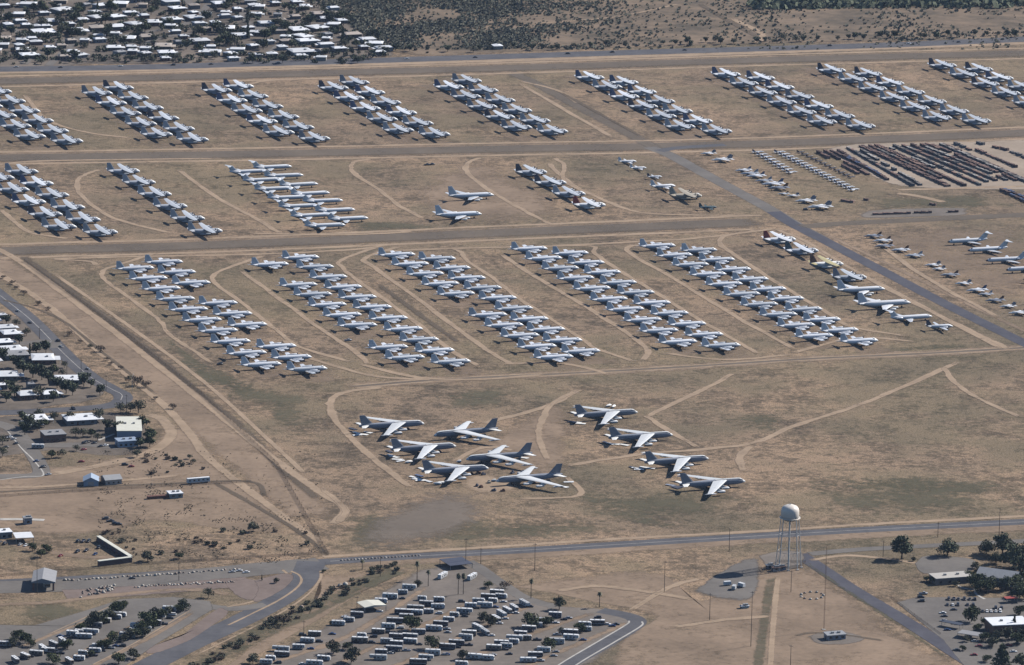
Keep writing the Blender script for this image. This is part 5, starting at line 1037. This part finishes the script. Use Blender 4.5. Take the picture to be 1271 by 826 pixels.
# ------------------------------------------------------------------ vehicles
random.seed(31)
def rv(name, label, L, W, H, body, kind_, stripe):
    t = thing(name, label, 'caravan' if 'caravan' in name else 'motorhome'); h = L / 2
    if kind_ == 'bus':
        b = MB().loft([(-h, .55 + H / 2, W / 2 * .97, H / 2 - .05), (-h + .15, .55 + H / 2, W / 2, H / 2), (h - .5, .55 + H / 2, W / 2, H / 2), (h, .5 + H * .46, W / 2 * .95, H * .42)], 16, 9)
    elif kind_ == 'fifth':
        b = MB().box(-h, h - 2.6, -W / 2, W / 2, .6, .55 + H).box(h - 2.598, h, -W / 2 + .002, W / 2 - .002, 1.6, .5 + H, .0, .0)
    else:
        b = MB().loft([(-h, .55 + H / 2, W / 2 * .94, H / 2 - .15), (-h + .3, .55 + H / 2, W / 2, H / 2), (h - .7, .55 + H / 2, W / 2, H / 2), (h, .5 + H * .45, W / 2 * .9, H * .38)], 16, 7); b.tube((h, 0, .55), (h + 1.2, 0, .5), .08, .06, 6)
    b.build('body', body, t)
    r = MB().box(-h + .05, h - .4, -W / 2 - .05, W / 2 + .05, .56 + H, .68 + H); rf = r.build('roof', 'rvroof', t)
    for x in (-L * .22, L * .16): MB().box(x - .5, x + .5, -.4, .4, .685 + H, .99 + H, .1, .1).build('roof_unit', 'rvroof', rf)
    for s in (-1, 1):
        y0, y1 = sorted((s * (W / 2 + .004), s * (W / 2 + .05)))
        for x in (-L * .3, -L * .02, L * .2): MB().box(x - .75, x + .75, y0, y1, 1.7, 2.55).build('window', 'glass', t)
        y0, y1 = sorted((s * (W / 2 + .004), s * (W / 2 + .03))); MB().box(-h + .3, h - (2.8 if kind_ == 'fifth' else .9), y0, y1, 1.05, 1.35).build('stripe', stripe, t)
    if kind_ == 'bus': MB().box(h - .06, h + .05, -W / 2 + .2, W / 2 - .2, 1.75, 2.85).build('windshield', 'glass', t)
    MB().box(L * .3, L * .3 + .8, -W / 2 - .06, -W / 2 - .004, .7, 2.5).build('door', body, t)
    MB().tube((-L * .28, -W / 2 - .15, .5 + H * .93), (L * .2, -W / 2 - .15, .5 + H * .93), .11, .11, 8).build('awning_roll', 'rvg', t)
    for x in ((-L * .25, L * .3) if kind_ == 'bus' else (-L * .12, -L * .02)):
        for s in (-1, 1): MB().tube((x, s * (W / 2 - .3), .45), (x, s * (W / 2 - .02), .45), .45, .45, 12).build('wheel', 'rubber', t)
    return t
def car(body, kind_='sedan'):
    t = thing('parked_car' if kind_ != 'pickup' else 'pickup_truck', 'x', 'car' if kind_ != 'pickup' else 'pickup')
    if kind_ == 'sedan': cb, gl, L = [(-2.25, .62, .8, .22), (-2.1, .66, .88, .32), (2.0, .62, .88, .30), (2.25, .55, .75, .2)], (-1.5, 1.0, .84, 1.42, .45, .18), 2.25
    elif kind_ == 'suv': cb, gl, L = [(-2.4, .8, .85, .35), (-2.3, .82, .95, .42), (2.1, .76, .95, .38), (2.4, .65, .85, .25)], (-2.2, 1.1, 1.1, 1.8, .3, .16), 2.4
    else: cb, gl, L = [(-2.8, .8, .9, .35), (-2.7, .82, .98, .42), (2.5, .8, .98, .40), (2.8, .7, .88, .28)], (-.5, 1.3, 1.15, 1.85, .3, .14), 2.8
    MB().loft(cb, 14, 5).build('body', body, t)
    c = MB().box(gl[0], gl[1], -.8, .8, gl[2], gl[3], gl[4], gl[5]); g = c.build('cabin_glass', 'glass', t)
    MB().box(gl[0] + gl[4] - .02, gl[1] - gl[4] + .02, -.8 + gl[5] - .01, .8 - gl[5] + .01, gl[3] + .004, gl[3] + .06).build('roof', body, t)
    if kind_ == 'pickup': MB().box(-2.6, -.6, -.75, .75, 1.224, 1.25).build('bed', 'dark', t)
    for x in (-L * .62, L * .62):
        for s in (-1, 1): MB().tube((x, s * .72, .34), (x, s * .95, .34), .34, .34, 10).build('wheel', 'rubber', t)
    return t
rvs = [rv('motorhome', 'x', 10.8, 2.5, 2.95, 'rvt', 'bus', 'rvd'), rv('motorhome', 'x', 10.4, 2.5, 2.9, 'rvw', 'bus', 'rvd'), rv('motorhome', 'x', 11, 2.5, 3.0, 'rvd', 'bus', 'rvw'), rv('motorhome', 'x', 9.5, 2.45, 2.9, 'rvg', 'bus', 'rvw'),
       rv('fifth_wheel_caravan', 'x', 10.5, 2.5, 3.1, 'rvw', 'fifth', 'rvd'), rv('fifth_wheel_caravan', 'x', 10.5, 2.5, 3.1, 'rvg', 'fifth', 'rvd'), rv('touring_caravan', 'x', 8, 2.4, 2.6, 'rvw', 'tow', 'bluepaint')]
NAMES = ['tan', 'white', 'dark', 'grey', 'white tall-nosed', 'grey tall-nosed', 'short white']
RVS = '''336,817.5 330,822,6 350,812.6 348.5,806 370.7,803.6 381.4,795.4 390.5,787 420,774 433,769.5,6 402,817.6,6 390.4,823.4 484,741 500,735.3 508,729.5 545,744.5,6 528.8,750 515.6,755 517,760.5 532,759 504,766 490,771.5 482,778 469.5,784 449,788.8 446.5,795.4 594,746.5 584,752 576.5,759.5 564,763.3 556.8,769 546.9,774.5 538.7,780.6 509,790.5 509,796.2 491,790.8,2 491.8,799.8 489.3,805.5 472.8,810.5 469.5,816.8 578,792 566.7,798.7 555,803.6 537,811 528.8,816.8 519,822.6 573,824 588,816 606,741.5 646,787 638.6,792.5 622.6,799 582,787 603,816.7 689,764.5 675,770.8 690.5,797 675,806.8 664.5,812.9 655.4,819.7 707,785.4 708.8,791.5 741,773.5 726,775,6 727,781 98,785 136,762.5,6 143,766,6 161,787 201,761 45,811 5,800 103,811,6 118,807.5,6 98,817.5,6 171,778 104,790 112,785 118,777 128,770 150,763,6 158,789 168,784 178,781 190,774 196,766 210,757 90,787 130,801 122,803 60,808 638,797,6 652,792 500,760 524,743,6 612,746,6 628,802'''
TILT = [(637.9, 755), (651, 749.6), (622.6, 762.5), (629.5, 758), (615.8, 768.6), (593, 779.5), (602, 785), (54, 806), (66.7, 801), (31.5, 815), (19, 820.5), (86, 821), (78, 797)]
rl_ = []; extra = []
rq = [list(map(float, q.split(','))) for q in RVS.split()]
for v in list(rq):
    for dx, dy in ((10.5, -5.6), (-10.5, 5.6)):
        x, y = v[0] + dx + random.uniform(-1, 1), v[1] + dy
        if 330 < x < 720 and 728 < y < 826 and y > 826 - (x - 300) * .5 and random.random() < .45 and all(abs(x - u[0]) > 12 or abs(y - u[1]) > 4.4 for u in rq): rq.append([x, y])
print('caravans', len(rq))
for v in rq:
    x, y = v[0], v[1]
    i = int(v[2]) if len(v) > 2 else random.choices(range(7), [3, 5, 3, 2, 4, 2, 3])[0]
    rl_.append((x, y, put(rvs[i], G(x, y + 2.5), HDG - .46 + random.gauss(0, .05) + random.choice([0, math.pi]), NAMES[i], 'motorhomes and caravans in the park', (random.uniform(.7, 1.02), .95, random.uniform(.85, 1.02)))))
    if random.random() < .5: extra.append((x + random.choice([-15, 15, 13]), y + random.uniform(1, 4)))
for x, y in TILT:
    i = random.choice([0, 1, 4, 4, 3]); rl_.append((x, y, put(rvs[i], G(x, y + 2.5), -1.05 + random.gauss(0, .05), NAMES[i], 'motorhomes and caravans in the park')))
for x, y in ((549.5, 716.5), (586, 718)):
    rl_.append((x, y, put(rvs[4], G(x, y + 1), 1.15, NAMES[4], 'motorhomes and caravans in the park')))
it = sorted(rl_, key=lambda t: -t[1]); nb = 8; n_ = len(it)
for b in range(nb):
    for i, t in enumerate(sorted(it[b * n_ // nb:(b + 1) * n_ // nb], key=lambda t: t[0])):
        t[2]['label'] = '%s %s in the park, %s from left in %s row from front' % (t[2]['label'], t[2]['category'], nth(i + 1), nth(b + 1))
cars = [car('carw'), car('cars'), car('card'), car('carb'), car('carr'), car('card', 'suv'), car('carw', 'suv'), car('cars', 'pickup'), car('card', 'pickup')]
CN = ['white car', 'silver car', 'dark car', 'blue car', 'red car', 'dark tall car', 'white tall car', 'silver pickup', 'dark pickup']
cset = []
def cars_at(lst, rz, where, grp, nb=1):
    L = []
    for q in lst:
        x, y = q[0], q[1]; i = q[2] if len(q) > 2 else random.choice([0, 1, 2, 2, 3, 5, 5, 6, 7, 8])
        o = put(cars[i], G(x, y), rz + random.gauss(0, .05) + random.choice([0, math.pi]), CN[i], grp); L.append((x, y, o))
    it = sorted(L, key=lambda t: -t[1]); n = len(it)
    for b in range(nb):
        for k, t in enumerate(sorted(it[b * n // nb:(b + 1) * n // nb], key=lambda t: t[0])):
            t[2]['label'] = '%s %s, %s from left%s' % (t[2]['label'], where, nth(k + 1), '' if nb == 1 else ' in %s row' % nth(b + 1))
cars_at([(22, 387, 1), (37, 401.5, 2), (72, 424, 5), (75.5, 431, 1), (109, 459, 1), (91, 508.5, 5)], -.95, 'on the residential road', 'cars on the residential road')
cars_at([(297, 709.5, 0), (305.5, 711.5, 0), (288, 711, 1), (164, 719, 2)], HDG, 'on the gate road', 'cars on the gate road')
cars_at([(97, 673, 5), (103.5, 673, 8), (110, 673, 5), (96, 686, 5), (107, 684.5, 8), (122.5, 681, 5), (118, 689, 3), (75, 691, 4), (6, 676, 5), (25, 677, 1), (32, 678, 0), (0, 674, 2)], HDG + .9, 'in the yard behind the gate', 'cars in the yard behind the gate', 2)
cars_at([(131, 645, 5), (137, 648, 8), (143, 651, 5), (147, 652, 5), (155, 578, 5), (163, 580, 4), (101, 574, 4)], HDG, 'standing on the bare dirt', 'cars on the bare dirt')
cars_at([(12, 544, 0), (17, 546, 1), (20, 551.5, 2), (7, 556, 2), (45, 573.5, 3), (53, 581, 5), (60, 590, 1), (105, 551, 5), (108, 550, 5), (117, 551, 2), (125, 555, 2), (131, 554, 0), (104, 559, 4)], HDG + .3, 'in the road-bend parking', 'cars in the road-bend parking', 2)
put(rvs[1], G(47, 557), HDG - .3, 'white motorhome parked by the stucco house', 'motorhomes and caravans in the park')
cars_at([(x, 745, c) for x, c in zip((1177.5, 1184, 1189.5, 1197, 1203.5, 1210), (5, 8, 2, 5, 2, 5))] + [(x, 752, c) for x, c in zip((1176, 1182.5, 1189, 1201, 1208), (2, 0, 5, 2, 5))] + [(x, 760, c) for x, c in zip((1219.5, 1225, 1230, 1236, 1241.5), (2, 0, 0, 0, 6))] + [(x, 756, 5) for x in (1236, 1243)], HDG + 1.2, 'in the big parking lot', 'cars in the big parking lot', 3)
cars_at([(1146, 738, 7), (1143, 742.5, 5), (1143.5, 747.5, 5), (1184, 758, 2), (1170, 762, 0), (1172, 766, 2), (1171, 771.5, 1), (1187, 808, 2), (1209, 814, 4), (1258, 810, 0), (1268, 822, 0), (1215, 803, 4), (1202, 791.5, 2), (1210, 797, 1), (1252, 802, 4), (1247, 805, 5), (1262, 800, 2), (1176, 783, 3)], HDG - .2, 'scattered on the lot', 'cars scattered on the lot', 4)
cars_at([(20, 84, 1), (75, 84.5, 2), (150, 83, 0), (215, 81.5, 5), (262, 80.5, 2), (345, 78.5, 1), (440, 76, 5), (505, 73.5, 0), (590, 72, 2), (705, 67.5, 5), (760, 65.5, 5), (850, 63, 2), (1030, 57.5, 5), (1128, 55, 0), (1190, 53, 2)], HDG, 'on the far highway', 'cars on the far highway')
cars_at([(412.6, 788, 3), (554.3, 813.5, 3), (687.4, 815, 1), (471, 760, 0), (573, 748, 5), (760, 778, 3), (765, 776, 2), (742, 768, 5), (620, 775, 0), (627, 769, 0), (640, 762, 0), (658, 754, 2), (610, 790, 0), (592, 756, 2), (556, 786, 1), (441, 798, 5), (520, 801, 2), (484, 812, 0), (612, 814, 1), (632, 813, 2), (700, 770, 2), (706, 768, 1), (152, 786, 2), (115, 787, 3), (222, 756, 3), (216, 759, 3), (144, 803, 3), (152, 803, 5), (38, 816, 2), (10, 803, 2), (70, 810, 5), (94, 791, 5), (108, 787, 2), (120, 781, 5), (132, 773, 2), (148, 765, 5), (163, 791, 2), (174, 788, 5), (186, 780, 8), (205, 764, 2), (213, 760, 5), (127, 809, 2), (109, 812, 5), (24, 818, 2)] + [(a, b) for a, b in extra if b < 830], HDG - .35, 'in the caravan park', 'cars in the caravan park', 8)
cars_at([(1000, 261, 5), (536, 205, 8), (530, 205.5, 8), (432, 423.5, 7), (273, 453, 5)], HDG + .2, 'among the aircraft blocks', 'vehicles among the aircraft', 1)
drop_unused(rvs + cars)
# ------------------------------------------------------------------ camera, light, sky, air
cam = bpy.data.cameras.new('Camera'); co = bpy.data.objects.new('Camera', cam); COL.objects.link(co)
cam.sensor_fit = 'HORIZONTAL'; cam.sensor_width = 36; cam.lens = 36 * F / PW; cam.clip_start = 10; cam.clip_end = 60000
mx = Matrix((RGT, UPV, -FWD)).transposed().to_4x4(); mx.translation = CAM; co.matrix_world = mx; sc.camera = co
SUN = Vector((40.7, 23.5, 36.8)).normalized()
sd = bpy.data.lights.new('Sun', 'SUN'); sd.energy = 5.0; sd.angle = math.radians(.5); sd.color = (1, .955, .895)
so = bpy.data.objects.new('Sun', sd); COL.objects.link(so); so.rotation_euler = (-SUN).to_track_quat('-Z', 'Y').to_euler(); so.location = (500, 200, 900)
w = bpy.data.worlds.new('World'); sc.world = w; w.use_nodes = True; nt = w.node_tree; nt.nodes.clear()
sky = nt.nodes.new('ShaderNodeTexSky'); sky.sky_type = 'NISHITA'; sky.sun_disc = False; sky.sun_elevation = math.asin(SUN.z); sky.sun_rotation = math.atan2(SUN.x, SUN.y); sky.altitude = 800; sky.dust_density = .25; sky.air_density = 1.0; sky.ozone_density = 4.0
bg = nt.nodes.new('ShaderNodeBackground'); bg.inputs['Strength'].default_value = .075; wo = nt.nodes.new('ShaderNodeOutputWorld')
nt.links.new(sky.outputs[0], bg.inputs[0]); nt.links.new(bg.outputs[0], wo.inputs[0])
HAZE = 1.05e-5
if HAZE:
    m, nt, out = new_mat('thin_haze'); pv = nt.nodes.new('ShaderNodeVolumePrincipled'); pv.inputs['Color'].default_value = (.52, .68, 1.0, 1); pv.inputs['Density'].default_value = HAZE; pv.inputs['Anisotropy'].default_value = .2
    nt.links.new(pv.outputs[0], out.inputs['Volume']); M['haze'] = m
    hz = MB().box(-R - 50, R + 50, -R + 1400, R + 1600, -1.0, ALT + 40).build('haze', 'haze'); hz['kind'] = 'stuff'; hz['label'] = 'thin bluish air over the whole base'
sc.render.engine = 'CYCLES'; sc.cycles.use_denoising = True; sc.cycles.max_bounces = 4; sc.cycles.diffuse_bounces = 0; sc.cycles.transparent_max_bounces = 24; sc.cycles.volume_bounces = 0; sc.cycles.use_adaptive_sampling = False
sc.view_settings.view_transform = 'Standard'; sc.view_settings.look = 'None'; sc.view_settings.exposure = .34; sc.view_settings.gamma = 1
print('objects', len(bpy.data.objects))
